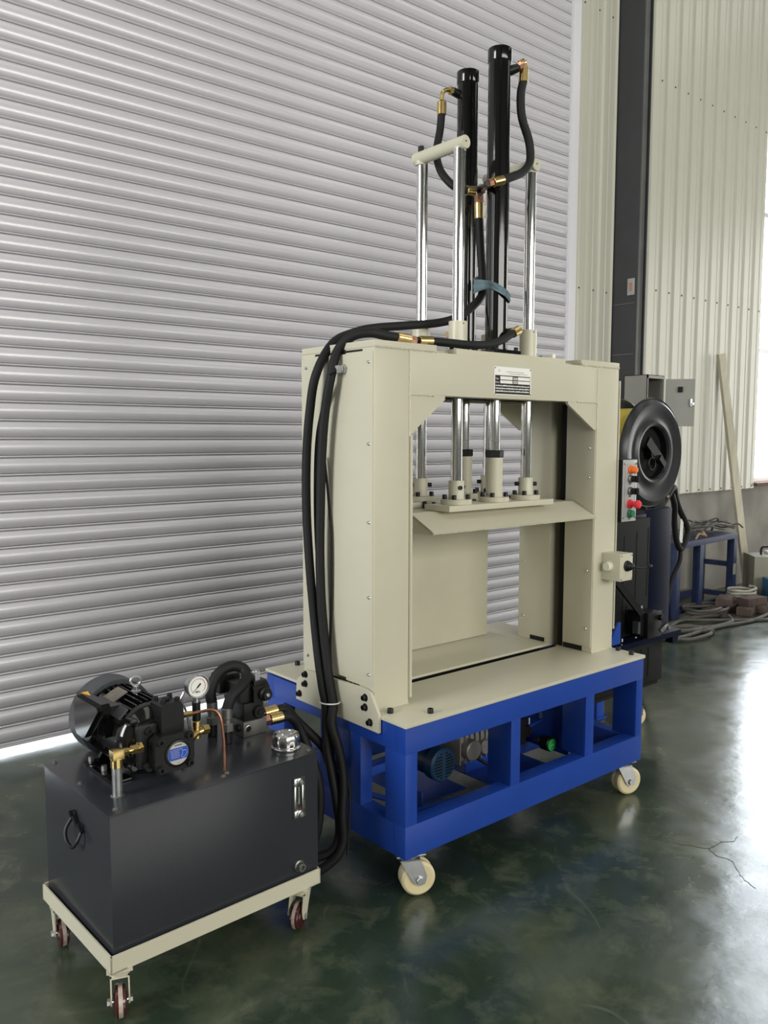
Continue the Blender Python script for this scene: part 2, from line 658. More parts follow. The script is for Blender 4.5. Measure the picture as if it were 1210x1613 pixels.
# rows of cladding screws
b = B()
for z in (0.925, 2.54, 4.135):
    x = 4.06
    while x < 6.2:
        b.cyl((x, -0.001, z), (x, -0.007, z), 0.008, n=8)
        x += 0.19
for z in (2.45, 4.4):
    for x in (3.45, 3.62, 3.78):
        b.cyl((x, -0.001, z), (x, -0.007, z), 0.007, n=8)
b.build('cladding_screws', 'brown', wall, kind='stuff')
# flashing strip beside column
b = B()
b.sheet([(3.965, -0.03), (3.965, -0.001), (4.02, -0.001)], 0.002, 'z', 0.9, 6.4)
b.build('flashing', 'rail', wall)

# side / front walls of the hall (outside the picture; they close the room)
b = B()
b.box(-7.15, -7, -9, 2.35, 0, 6.5)
struct(b.build('wall_left', 'plaster'))
b = B()
b.box(11, 11.15, -9, 2.35, 0, 6.5)
struct(b.build('wall_right', 'plaster'))
b = B()
b.box(-7, 11, -9.15, -9, 0, 6.5)
struct(b.build('wall_front', 'plaster'))

# roller shutter
door = struct(empty('door_1', (0.15, WY, 0)))
P_ = 0.0785
prof = [(0.000, 0.022), (0.0034, 0.022), (0.0038, 0.001), (0.0050, -0.0035), (0.0074, -0.0052), (0.0098, -0.0035), (0.0110, 0.001), (0.0114, 0.022), (0.0156, 0.022), (0.0160, 0.003)]
for i in range(1, 15):
    t = i / 14
    z = 0.0160 + (P_ - 0.0162) * t
    prof.append((z, 0.003 - 0.0125 * math.sin(PI * (0.03 + 0.94 * t)) ** 0.75))
prof.append((P_ - 0.0001, 0.022))
b = B()
b.sheet([(y, z) for z, y in prof], 0.0012, 'x', -3.12, 3.155)
slat = b.build('slat', 'slat', door, loc=(0, 0, 0.031), sharp=38)
for i in range(1, 63):
    dup(slat, door, (0, 0, 0.031 + i * P_))
b = B()
b.box(-3.1, 3.15, -0.012, 0.012, 0.024, 0.034, 0.003)
b.build('bottom_bar', 'slat', door)
b = B()
for sx in (1,):
    b.sheet([(3.17, 0.03), (3.155, 0.03), (3.155, -0.028), (3.232, -0.028), (3.232, 0.0)], 0.003, 'z', 0, 5.1)
b.build('guide_rail', 'rail', door)
b = B()
b.sheet([(-3.232, 0.0), (-3.232, -0.028), (-3.12, -0.028), (-3.12, 0.03)], 0.003, 'z', 0, 5.1)
b.build('guide_rail', 'rail', door)

# steel column (H-section) between shutter bay and cladding
trim = struct(empty('trim_1', (3.855, 1.81, 0)))
b = B()
b.box(0, 0.012, 0, 0.215, 0, 6.5)
b.build('flange', 'column', trim)
b = B()
b.box(0.098, 0.108, 0, 0.215, 0, 6.5)
b.build('flange', 'column', trim)
b = B()
b.box(0.0125, 0.0975, 0.02, 0.03, 0, 6.5)
b.build('web', 'lit_column_grey', trim)
b = B()
b.box(-0.004, 0.0, 0.02, 0.20, 1.99, 1.996)
b.box(-0.004, 0.0, 0.02, 0.20, 2.36, 2.365)
b.build('weld_seam', 'lit_column_grey', trim, split=True)

# window in the bright bay
win = struct(empty('window_1', (6.2, WY, 0.925)))
b = B()
for x in (0.02, 0.9, 1.78, 2.68):
    b.box(x - 0.02, x + 0.02, 0.05, 0.10, 0.03, 5.17)
for z in (0.03, 1.25, 2.5, 3.8, 5.13):
    b.box(0, 2.7, 0.05, 0.10, z, z + 0.04)
b.build('window_frame', 'rail', win)
for i in range(3):
    for j, (z0, z1) in enumerate(((0.07, 1.25), (1.29, 2.5), (2.54, 3.8), (3.84, 5.13))):
        b = B()
        b.box(0.045 + i * 0.88, 0.875 + i * 0.88, 0.07, 0.076, z0, z1)
        b.build('pane', 'glass', win)
b = B()
b.box(0, 2.7, -0.035, 0.12, 0.0, 0.028, 0.004)
b.build('window_sill', 'brown', win)

# outdoors
b = B()
b.box(-9, 26, 2.36, 34, -0.16, -0.02)
struct(b.build('ground', 'outside'))
ob = tag(empty('garden_wall', (14, 16, -0.02)), 'distant dark fence seen through the bright window', 'fence')
b = B()
for i in range(14):
    b.box(-6 + i, -5.08 + i, 0, 0.06, 0.1, 1.35)
b.build('fence_panel', 'steel_blue', ob, split=True)
b = B()
for i in range(15):
    b.box(-6.06 + i, -5.98 + i, -0.03, 0.08, 0, 1.5)
b.build('post', 'lit_column_grey', ob, split=True)
ob.name = 'fence'

# =================================================================== PRESS
press = tag(empty('baling_press', (0, 0, 0)), 'tall cream two-ram baling press on a blue wheeled base', 'machine')
ZB, ZT, L_, W_ = 0.14, 0.54, 1.221, 0.748

# --- blue base frame
b = B()
t = 0.006
b.box(0, L_, 0, 0.045, 0.46, ZT, 0.002)           # top rails
b.box(0, L_, W_ - 0.045, W_, 0.46, ZT, 0.002)
b.box(0, 0.045, 0.045, W_ - 0.045, 0.46, ZT, 0.001)
b.box(L_ - 0.045, L_, 0.045, W_ - 0.045, 0.46, ZT, 0.001)
b.box(0, L_, 0, 0.055, ZB, 0.24, 0.002)           # bottom rails
b.box(0, L_, W_ - 0.055, W_, ZB, 0.24, 0.002)
b.box(0, 0.055, 0.055, W_ - 0.055, ZB, 0.237, 0.001)
b.box(L_ - 0.055, L_, 0.055, W_ - 0.055, ZB, 0.237, 0.001)
base = b.build('base_frame', 'blue', press)
for (x0, x1, y0, y1) in ((0.0, 0.048, 0, 0.094), (0.462, 0.509, 0, 0.105), (0.862, 0.912, 0, 0.105), (L_ - 0.043, L_, 0, 0.105),
                         (0.0, 0.048, 0.211, 0.262), (0, 0.048, 0.64, W_), (0.462, 0.509, 0.65, W_), (0.862, 0.912, 0.65, W_), (L_ - 0.043, L_, 0.64, W_), (L_ - 0.043, L_, 0.30, 0.35)):
    b = B()
    b.box(x0 + 0.0008, x1 - 0.0008, y0 + 0.0008, y1 - 0.0008, 0.236, 0.462, 0.002)
    b.build('post', 'blue', base)
b = B()
b.box(0.012, 0.018, 0.262, 0.44, 0.236, 0.462)
b.build('side_panel', 'blue', base)
b = B()
b.bar((0.06, 0.09, 0.225), (0.30, 0.06, 0.225), 0.03, 0.01)
b.bar((0.10, 0.40, 0.20), (0.22, 0.04, 0.20), 0.03, 0.006)
b.build('brace', 'blue', base, split=True)
b = B()
b.box(0.25, 0.46, 0.20, 0.60, 0.165, 0.171)
b.box(0.25, 0.256, 0.20, 0.60, 0.171, 0.21)
b.box(0.56, 0.86, 0.14, 0.62, 0.158, 0.164)
b.box(0.56, 1.16, 0.30, 0.306, 0.158, 0.235)
b.build('tray', 'blue', base, split=True)
b = B()
b.box(0.055, 1.166, 0.36, 0.40, 0.24, 0.27, 0.002)
b.box(0.055, 1.166, 0.36, 0.40, 0.42, 0.455, 0.002)
b.box(0.905, 0.911, 0.11, 0.5, 0.2, 0.455)
b.build('cross_member', 'blue', base, split=True)

# --- drive inside the base
mo = None
b = B()
b.lathe([(0, 0), (0.052, 0), (0.058, 0.006), (0.058, 0.04), (0.05, 0.042), (0.05, 0.13), (0.056, 0.132), (0.056, 0.15), (0, 0.15)], (0.352, 0.20, 0.278), (0, 1, 0), 28)
b.mi = 1
for i in range(-4, 5):
    w = math.sqrt(max(0.0, 0.045 ** 2 - (i * 0.0105) ** 2))
    for sx in (-1, 1):
        if w > 0.012:
            b.box(0.352 + sx * 0.008, 0.352 + sx * w, 0.1985, 0.2005, 0.278 + i * 0.0105 - 0.0026, 0.278 + i * 0.0105 + 0.0026)
b.build('drive_motor', ['teal_dark', 'bolt'], press, 'small teal motor with a slotted end cover inside the base')
b = B()
b.box(0.440, 0.575, 0.21, 0.32, 0.262, 0.352, 0.014)
for i in range(6):
    b.box(0.430 + i * 0.026, 0.436 + i * 0.026, 0.202, 0.325, 0.255, 0.362, 0.002)
b.cyl((0.475, 0.175, 0.305), (0.475, 0.215, 0.305), 0.036, n=24, ch=0.004)
b.cyl((0.545, 0.185, 0.298), (0.545, 0.215, 0.298), 0.026, n=24, ch=0.004)
b.cyl((0.575, 0.26, 0.31), (0.64, 0.26, 0.31), 0.022, n=20, ch=0.003)
b.build('gearbox', 'cast', press, 'dull cast metal gearbox beside the small motor')
b = B()
b.tube([(0.50, 0.19, 0.27), (0.54, 0.165, 0.245), (0.60, 0.19, 0.26), (0.63, 0.22, 0.33), (0.60, 0.25, 0.40)], 0.006, 8)
b.tube([(0.60, 0.2, 0.27), (0.66, 0.2, 0.245), (0.70, 0.25, 0.26)], 0.004, 8)
b.build('wire', 'rubber', press, split=True)
b = B()
b.box(0.745, 0.80, 0.22, 0.27, 0.24, 0.34, 0.004)
b.cyl((0.80, 0.245, 0.285), (0.84, 0.235, 0.275), 0.012, n=16)
b.box(0.80, 0.83, 0.225, 0.26, 0.26, 0.30, 0.003)
b.cyl((0.77, 0.245, 0.34), (0.77, 0.245, 0.37), 0.009, n=12)
vb = b.build('valve_block', 'bolt', press)
b = B()
b.cyl((0.872, 0.20, 0.236), (0.872, 0.158, 0.236), 0.027, n=24, ch=0.004)
b.cyl((0.845, 0.21, 0.25), (0.872, 0.20, 0.236), 0.012, n=12)
b.mi = 1
b.cyl((0.872, 0.1585, 0.236), (0.872, 0.155, 0.236), 0.0225, n=24)
b.mi = 2
b.box(0.862, 0.882, 0.1535, 0.1552, 0.234, 0.238)
b.build('regulator_dial', ['bolt', 'green_knob', 'label_grey'], press, 'black knob with a bright green face under the table')
b = B()
b.obox((0.86, 0.25, 0.30), (0.16, 0.04, 0.006), Matrix.Rotation(math.radians(-8), 3, 'Y'))
b.mi = 1
b.cyl((0.83, 0.235, 0.305), (0.83, 0.235, 0.33), 0.006, n=8)
b.cyl((0.90, 0.235, 0.312), (0.90, 0.235, 0.335), 0.006, n=8)
b.build('support_bracket', ['blue', 'zinc'], press)
b = B()
b.box(0.90, 1.02, 0.30, 0.306, 0.20, 0.25)
b.build('inner_plate', 'cream_shaded', press)

# --- casters
def press_caster(x, y, ang):
    r_ = 0.054
    bb = B()
    bb.box(-0.045, 0.045, -0.04, 0.04, 0.133, 0.139, 0.001)
    bb.cyl((0, 0, 0.118), (0, 0, 0.133), 0.03, n=20)
    for sy in (-1, 1):
        bb.prism([(-0.032, 0.122), (0.030, 0.122), (0.052, 0.066), (0.045, 0.042), (0.025, 0.036), (0.008, 0.048)], 'y', sy * 0.030, sy * 0.034)
    bb.box(-0.032, 0.030, -0.034, 0.034, 0.117, 0.122)
    fk = bb.build('caster', 'zinc', press)
    fk.location = (x, y, 0)
    fk.rotation_euler = (0, 0, ang)
    bb = B()
    bb.lathe([(0.012, -0.027), (0.020, -0.027), (0.046, -0.026), (0.053, -0.020), (0.054, -0.006), (0.050, -0.001), (0.050, 0.001), (0.054, 0.006), (0.053, 0.020), (0.046, 0.026), (0.020, 0.027), (0.012, 0.027)], (0.028, 0, r_), (0, 1, 0), 36)
    bb.build('wheel', 'nylon', fk, 'ivory nylon wheel')
    bb = B()
    bb.cyl((0.028, -0.040, r_), (0.028, 0.040, r_), 0.007, n=12)
    bb.hexn((0.028, -0.041, r_), (0.028, -0.0345, r_), 0.012)
    bb.hexn((0.028, 0.0345, r_), (0.028, 0.041, r_), 0.012)
    bb.build('axle_bolt', 'zinc', fk)
    return fk


press_caster(0.055, 0.05, math.radians(-25))
press_caster(L_ - 0.055, 0.055, math.radians(-20))
press_caster(0.055, W_ - 0.05, math.radians(20))
press_caster(L_ - 0.055, W_ - 0.05, math.radians(10))

# --- table plates
ZP = ZT + 0.012
b = B()
b.box(-0.004, L_ + 0.004, -0.004, 0.300, ZT + 0.0005, ZP, 0.0015)
b.build('table_plate', 'cream', press)
b = B()
b.box(-0.004, 1.03, 0.334, W_ + 0.004, ZP - 0.003, ZP + 0.006, 0.0012)
b.box(1.03, L_ + 0.004, 0.352, W_ + 0.004, ZT + 0.0005, ZP, 0.0015)
b.build('table_plate', 'cream', press)
b = B()
b.box(0.05, L_ - 0.05, 0.27, 0.345, 0.50, 0.506)
b.box(0.05, 1.02, 0.345, 0.350, 0.50, ZP - 0.0035)
b.build('strap_channel', 'matte_black', press)
b = B()
b.cap_screw((0, 0, 0), (0, 0, 1), 0.0095, 0.014)
scr = b.build('table_bolt', 'bolt', press, loc=(0.035, 0.11, ZP))
for p in ((0.128, 0.032), (1.19, 0.035), (1.205, 0.105)):
    dup(scr, press, (p[0], p[1], ZP))
for p in ((0.109, 0.715), (0.95, 0.72)):
    dup(scr, press, (p[0], p[1], ZP + 0.006))

# --- columns (two posts on each side)
b = B()
b.box(0, 0.139, 0.1455, 0.284, ZP, 1.647, 0.003)
lc = b.build('column', 'cream', press)
b = B()
b.box(0, 0.135, 0.351, 0.515, ZP + 0.0065, 1.647, 0.003)
b.build('column', 'cream', press)
b = B()
b.box(1.087, L_, 0.1455, 0.284, ZP, 1.647, 0.003)
rc = b.build('column', 'cream', press)
b = B()
b.box(1.087, L_, 0.353, 0.515, ZP, 1.647, 0.003)
rc2 = b.build('column', 'cream', press)
# thin inner guide strip of the left column, weld beads
b = B()
b.box(0.1395, 0.1475, 0.138, 0.20, ZP + 0.02, 1.39, 0.0008)
b.build('guide_strip', 'cream', press)
b = B()


def weld(bb, p0, p1, r=0.0035):
    p0, p1 = Vector(p0), Vector(p1)
    n = max(2, int((p1 - p0).length / 0.006))
    pts = [p0 + (p1 - p0) * i / n + Vector((random.uniform(-1, 1), random.uniform(-1, 1), random.uniform(-1, 1))) * 0.0008 for i in range(n + 1)]
    bb.tube(pts, [r * random.uniform(0.75, 1.2) for _ in pts], 6, k=1)


weld(b, (0.139, 0.1455, 1.385), (0.139, 0.1455, 1.645))
weld(b, (0.14, 0.1455, 1.512), (0.245, 0.1455, 1.512))
weld(b, (1.087, 0.1455, 1.41), (1.087, 0.1455, 1.64))
weld(b, (0.965, 0.1455, 1.512), (1.087, 0.1455, 1.512), 0.0028)
weld(b, (0.0, 0.1455, 1.648), (0.25, 0.1455, 1.648), 0.0045)
weld(b, (0.985, 0.1455, 1.648), (L_, 0.1455, 1.648), 0.0045)
weld(b, (0.0, 0.1455, ZP), (0.139, 0.1455, ZP), 0.003)
weld(b, (1.087, 0.1455, ZP), (L_, 0.1455, ZP), 0.003)
b.build('weld_bead', 'cream', press, split=True)

# outer covers
b = B()
b.box(-0.004, 0.0, 0.150, 0.512, 0.632, 1.633, 0.001)
lcov = b.build('cover_panel', 'cream', press)
b = B()
b.cyl((-0.0035, 0, 0), (-0.0080, 0, 0), 0.0062, 0.0042, n=12)
ps = b.build('screw', 'zinc', lcov, loc=(0, 0.165, 1.603))
for y, z in ((0.165, 1.363), (0.165, 1.129), (0.165, 0.902), (0.165, 0.665), (0.485, 1.603), (0.485, 1.363), (0.485, 1.129), (0.485, 0.902), (0.485, 0.66)):
    dup(ps, lcov, (0, y, z))
b = B()
b.box(-0.0012, 0.0006, 0.20, 0.44, 1.637, 1.643)
b.box(-0.0012, 0.0006, 0.215, 0.44, 0.596, 0.622)
b.build('slot', 'bolt', press, split=True)
b = B()
b.bar((-0.002, 0.262, 0.598), (-0.002, 0.245, 0.621), 0.006, 0.001)
b.bar((-0.002, 0.282, 0.598), (-0.002, 0.265, 0.621), 0.006, 0.001)
b.build('hazard_mark', 'hazard', press, split=True)
b = B()
b.box(1.2345, 1.242, 0.150, 0.515, 0.625, 1.60, 0.001)
rcov = b.build('cover_panel', 'cream', press)
b = B()
b.box(L_, 1.2345, 0.19, 0.48, 0.70, 0.73)
b.box(L_, 1.2345, 0.19, 0.48, 1.50, 1.53)
b.build('cover_spacer', 'bolt', press, split=True)
b = B()
b.prism([(0.02, ZP), (0.10, ZP), (0.10, 0.64), (0.085, 0.64)], 'y', 0.16, 0.168)
gp = b.build('corner_gusset', 'blue', press)
gp.location = (L_ - 0.02, 0, 0)
gp.scale = (1, 1, 1)

# inner covers with screws on the right posts
for y0, y1, c_ in ((0.1485, 0.281, 'cream'), (0.356, 0.512, 'cream')):
    b = B()
    b.box(1.083, 1.0868, y0, y1, ZP + 0.022, 1.56, 0.001)
    ic = b.build('inner_cover', c_, press)
    yy = y0 + 0.024 if y0 < 0.3 else y1 - 0.026
    b = B()
    b.cyl((1.083, 0, 0), (1.0790, 0, 0), 0.0060, 0.004, n=10)
    q = b.build('screw', 'zinc', ic, loc=(0, yy, 1.342))
    for z in (1.23, 0.871, 0.645):
        dup(q, ic, (0, yy, z))
b = B()
b.box(1.0862, 1.0882, 0.19, 0.281, ZP + 0.001, ZP + 0.02)
b.box(1.0862, 1.0882, 0.375, 0.45, ZP + 0.001, ZP + 0.018)
b.build('strap_slot', 'bolt', press, split=True)
b = B()
b.box(1.095, 1.125, 0.2845, 0.314, ZP, 1.51)
b.build('guide_and_shade_strip', 'matte_black', press)
b = B()
b.box(1.20, 1.206, 0.285, 0.352, ZP - 0.05, 1.60)
b.build('guide_and_shade_strip', 'shade_dark', press)  # dark sheet added as painted shade behind the column gap
b = B()
b.bar((1.09, 0.30, ZP - 0.004), (1.20, 0.34, ZP + 0.004), 0.03, 0.004)
b.build('guide_and_shade_strip', 'hazard', press)

# beams
b = B()
b.box(0.139, 1.087, 0.1455, 0.160, 1.512, 1.645, 0.001)
b.box(0.139, 1.087, 0.160, 0.200, 1.512, 1.522)
b.build('cross_beam', 'cream', press)
b = B()
b.box(0.135, 1.087, 0.500, 0.515, 1.512, 1.645, 0.001)
b.box(0.135, 1.087, 0.46, 0.500, 1.512, 1.522)
b.build('cross_beam', 'cream', press)
b = B()
b.box(0.14, 1.086, 0.2005, 0.4595, 1.560, 1.566)
b.build('ram_plate', 'shade_dark', press)
for y0 in (0.1465, 0.503):
    b = B()
    b.prism([(0.139, 1.512), (0.139, 1.392), (0.148, 1.392), (0.290, 1.500), (0.290, 1.512)], 'y', y0, y0 + 0.011)
    b.build('corner_gusset', 'cream', press)
    b = B()
    b.prism([(1.087, 1.512), (0.912, 1.512), (0.912, 1.503), (1.072, 1.410), (1.087, 1.410)], 'y', y0, y0 + 0.011)
    b.build('corner_gusset', 'cream', press)
# top plates
b = B()
b.box(0, 0.252, 0.1455, 0.515, 1.647, 1.667, 0.002)
b.build('top_plate', 'cream', press)
b = B()
b.box(0.985, L_ + 0.002, 0.1455, 0.515, 1.647, 1.667, 0.002)
b.build('top_plate', 'cream', press)
b = B()
b.box(0.345, 0.900, 0.152, 0.510, 1.6455, 1.664, 0.002)
b.build('top_plate', 'cream', press)
b = B()
b.box(0.253, 0.344, 0.190, 0.50, 1.6455, 1.655)
b.box(0.901, 0.984, 0.190, 0.50, 1.6455, 1.655)
b.build('top_plate', 'cream_shaded', press, split=True)

# --- guide rods with collars and feet; bars across their tops
RODS = [(0.435, 0.237), (0.791, 0.237), (0.443, 0.425), (0.791, 0.425)]
for x, y in RODS:
    b = B()
    b.cyl((x, y, 1.176), (x, y, 2.318), 0.0195, n=32, ch=0.001)
    b.build('guide_rod', 'chrome', press)
    b = B()
    b.lathe([(0.0197, 0), (0.031, 0), (0.031, 0.099), (0.0295, 0.101), (0.0197, 0.101)], (x, y, 1.664), n=32)
    cl = b.build('rod_collar', 'cream', press)
    b = B()
    b.cyl((x - 0.006, y - 0.0308, 1.756), (x - 0.006, y - 0.032, 1.756), 0.002, n=8)
    b.build('set_screw', 'bolt', cl)
    # foot
    b = B()
    b.lathe([(0, 0), (0.052, 0), (0.053, 0.001), (0.053, 0.016), (0.052, 0.017), (0.029, 0.017), (0.0265, 0.021), (0.0265, 0.078), (0.0255, 0.079), (0.0198, 0.079), (0.0198, 0.06)], (x, y, 1.158), n=32)
    ft = b.build('rod_foot', 'cream', press)
    b = B()
    for a in (35, 145, 215, 325):
        c_ = (x + 0.040 * math.cos(math.radians(a)), y + 0.040 * math.sin(math.radians(a)), 1.175)
        b.cap_screw(c_, (0, 0, 1), 0.008, 0.015)
    if x < 0.6 and y < 0.3:
        dirs = [(-0.30, -0.95), (1, 0.1)]
    else:
        dirs = [(-0.8, 0.6), (0.8, -0.6)]
    for dx, dy in dirs:
        d = Vector((dx, dy, 0)).normalized()
        b.cap_screw(Vector((x, y, 1.214)) + d * 0.0262, d, 0.0075, 0.006 if dy < -0.9 else 0.014)
    b.build('foot_bolt', 'bolt', ft, split=True)
for x in (0.437, 0.791):
    b = B()
    b.lathe([(0, 0), (0.0195, 0), (0.0215, 0.002), (0.0215, 0.240), (0.0195, 0.242), (0, 0.242)], (x, 0.210, 2.335), (0, 1, 0), 28)
    b.cyl((x, 0.237, 2.31), (x, 0.237, 2.325), 0.0197, n=24)
    b.cyl((x, 0.425, 2.31), (x, 0.425, 2.325), 0.0197, n=24)
    cb = b.build('rod_bar', 'cream', press)
    b = B()
    for y in (0.237, 0.425):
        b.lathe([(0, 0), (0.0105, 0), (0.0105, 0.018), (0.009, 0.020), (0.005, 0.020), (0.005, 0.012), (0, 0.012)], (x, y, 2.354), n=14)
    b.cyl((x, 0.2105, 2.337), (x, 0.2095, 2.337), 0.003, n=10)
    b.build('bar_bolt', 'bolt', cb, split=True)

# --- hydraulic cylinders
for (x, y, side) in ((0.622, 0.237, 1), (0.668, 0.430, -1)):
    b = B()
    b.lathe([(0, 0), (0.038, 0), (0.038, 0.955), (0.0395, 0.957), (0.0405, 0.960), (0.0405, 0.998), (0.039, 1.0), (0.028, 1.0), (0.027, 0.994), (0, 0.994)], (x, y, 1.68), n=40)
    cy = b.build('cylinder', 'black_gloss', press)
    b = B()
    if side > 0:
        b.cyl((x + 0.026, y - 0.02, 2.612), (x + 0.048, y - 0.044, 2.622), 0.017, 0.013, n=20, ch=0.002)
        b.cyl((x + 0.020, y - 0.024, 1.742), (x + 0.045, y - 0.048, 1.748), 0.013, n=20, ch=0.002)
    else:
        b.cyl((x - 0.03, y + 0.012, 2.598), (x - 0.060, y + 0.018, 2.606), 0.0145, n=20, ch=0.002)
        b.cyl((x - 0.03, y - 0.014, 1.742), (x - 0.062, y - 0.02, 1.745), 0.013, n=20, ch=0.002)
    b.build('port_boss', 'black', cy, split=True)
    b = B()
    b.box(x - 0.062, x + 0.062, y - 0.060, y + 0.060, 1.6645, 1.680, 0.002)
    fl = b.build('cylinder_flange', 'black_gloss', press)
    b = B()
    for dx in (-0.05, 0.05):
        for dy in (-0.048, 0.048):
            b.cap_screw((x + dx, y + dy, 1.68), (0, 0, 1), 0.0075, 0.012)
    b.build('flange_bolt', 'bolt', fl, split=True)
    # piston rod, lock nut, foot
    b = B()
    b.cyl((x, y, 1.30), (x, y, 1.664), 0.0185, n=32)
    b.lathe([(0.0186, 0), (0.0192, 0.001), (0.0186, 0.002)], (x, y, 1.37), n=32)
    b.build('piston_rod', 'chrome', press)
    b = B()
    b.hexn((x, y, 1.312), (x, y, 1.338), 0.0325, 0.3)
    b.build('lock_nut', 'bolt', press)
    b = B()
    b.lathe([(0, 0), (0.052, 0), (0.053, 0.001), (0.053, 0.016), (0.052, 0.017), (0.033, 0.017), (0.0295, 0.022), (0.0295, 0.154), (0, 0.154)], (x, y, 1.158), n=36)
    ft = b.build('rod_foot', 'cream', press)
    b = B()
    for a in (30, 150, 215, 325):
        b.cap_screw((x + 0.042 * math.cos(math.radians(a)), y + 0.042 * math.sin(math.radians(a)), 1.175), (0, 0, 1), 0.008, 0.015)
    b.build('foot_bolts', 'bolt', ft)
b = B()
for p in ((0.70, 0.20), (0.842, 0.22), (0.872, 0.19), (0.36, 0.19), (0.38, 0.30), (0.842, 0.44)):
    b.cap_screw((p[0], p[1], 1.664), (0, 0, 1), 0.0075, 0.012)
b.build('top_bolt', 'bolt', press, split=True)
b = B()
b.box(0.842, 0.858, 0.165, 0.185, 1.664, 1.680, 0.002)
b.build('stop_block', 'white_plate', press)

# --- platen: bevelled pressing plate with two bars on it
b = B()
x0, x1 = 0.232, 1.078
b.sheet([(0.132, 1.079), (0.243, 1.1335), (0.430, 1.1335), (0.538, 1.079)], 0.004, 'x', x0, x1)
pl = b.build('platen', 'cream', press, sharp=20)
b = B()
b.prism([(0.150, 1.0745), (0.136, 1.0775), (0.244, 1.1305), (0.429, 1.1305), (0.534, 1.0775), (0.52, 1.0745)], 'x', x0 + 0.004, x1 - 0.010)
b.build('platen_body', 'cream', pl)
b = B()
weld(b, (x0, 0.134, 1.0785), (x1, 0.134, 1.0785), 0.0025)
b.build('weld_bead', 'cream', pl)
for y0, y1 in ((0.178, 0.298), (0.366, 0.486)):
    b = B()
    b.box(0.345, 0.880, y0, y1, 1.1385, 1.158, 0.0015)
    b.build('foot_plate', 'cream', press)
b = B()
for yb_ in (0.31, 0.355):
    for xx in (0.40, 0.50, 0.60, 0.72, 0.84):
        b.cap_screw((xx, yb_, 1.1375), (0, 0, 1), 0.007, 0.024)
b.build('platen_bolt', 'bolt', press, split=True)

# back plate behind the bale space
b = B()
b.box(0.14, 0.985, 0.598, 0.606, ZP + 0.008, 1.075, 0.001)
b.build('back_plate', 'cream_shaded', press)  # shaded cream, its unlit look is in the colour

# --- bolted side plate at the base
b = B()
b.prism([(0.107, 0.500), (0.107, 0.556), (0.146, 0.614), (0.176, 0.622), (0.484, 0.612), (0.539, 0.566), (0.544, 0.500)], 'x', -0.014, -0.0045)
br = b.build('side_bracket', 'cream', press)
b = B()
b.lathe([(0, -0.014), (0.012, -0.014), (0.012, -0.0155), (0.0085, -0.0155), (0.0085, -0.025), (0.008, -0.026), (0.0045, -0.026), (0.0045, -0.02), (0, -0.02)], (0, 0, 0), (1, 0, 0), 14)
hb = b.build('hex_bolt', 'bolt', br, loc=(0, 0.486, 0.597))
for y, z in ((0.487, 0.565), (0.521, 0.524), (0.17, 0.595), (0.17, 0.565), (0.146, 0.524), (0.322, 0.524)):
    dup(hb, br, (0, y, z))

# --- maker's plate
b = B()
b.box(0.514, 0.700, 0.1435, 0.1455, 1.524, 1.617, 0.0008)
npl = b.build('name_plate', 'white_plate', press, 'silver and black printed rating plate with four blank fields')
b = B()
yy = 0.14325
b.box(0.518, 0.695, yy, 0.1436, 1.5275, 1.589)
b.mi = 1
for (x0, x1, z0, z1) in ((0.543, 0.604, 1.575, 1.586), (0.632, 0.693, 1.575, 1.586), (0.543, 0.604, 1.5625, 1.5725), (0.632, 0.693, 1.5625, 1.5725)):
    b.box(x0, x1, yy - 0.0003, yy, z0, z1)
X, Z = (1, 0, 0), (0, 0, 1)
text_into(b, 'Type', 0.0068, (0.5205, yy - 0.0004, 1.5755), X, Z, 0.0001)
text_into(b, 'Power', 0.0068, (0.5195, yy - 0.0004, 1.5635), X, Z, 0.0001)
for zz in (1.5805, 1.5685, 1.5755, 1.5635):
    x = 0.608
    while x < 0.629:
        w = random.uniform(0.002, 0.0045)
        b.box(x, x + w, yy - 0.0003, yy, zz, zz + 0.0035)
        x += w + 0.0012
for zz in (1.5525, 1.5435, 1.5345):       # fine print, too small to read in the photograph
    x = 0.521
    while x < 0.690:
        w = random.uniform(0.0015, 0.004)
        h = random.uniform(0.0028, 0.0050)
        b.box(x, x + w, yy - 0.0003, yy, zz, zz + h)
        x += w + random.uniform(0.0006, 0.0014)
b.mi = 2
b.tube([(0.530, yy, 1.598), (0.536, yy, 1.606), (0.534, yy, 1.611), (0.540, yy, 1.601), (0.545, yy, 1.608)], 0.0006, 5)
for zz, a0, a1 in ((1.600, 0.575, 0.66), (1.594, 0.590, 0.68)):
    x = a0
    while x < a1:
        w = random.uniform(0.002, 0.006)
        b.box(x, x + w, yy - 0.0002, 0.1436, zz, zz + 0.0028)
        x += w + 0.0018
b.build('print', ['plate_black', 'white_plate', 'label_grey'], npl)
b = B()
for x in (0.518, 0.696):
    for z in (1.528, 1.6125):
        b.cyl((x, 0.1436, z), (x, 0.1415, z), 0.0022, n=8)
b.build('rivet', 'steel', npl, split=True)

# --- cable gland on the side
b = B()
b.hexn((-0.004, 0.285, 1.588), (-0.012, 0.285, 1.588), 0.016)
b.cyl((-0.012, 0.285, 1.588), (-0.020, 0.287, 1.587), 0.012, n=16)
b.hexn((-0.020, 0.287, 1.587), (-0.032, 0.290, 1.585), 0.0135)
b.build('cable_gland', 'grey_plastic', press)

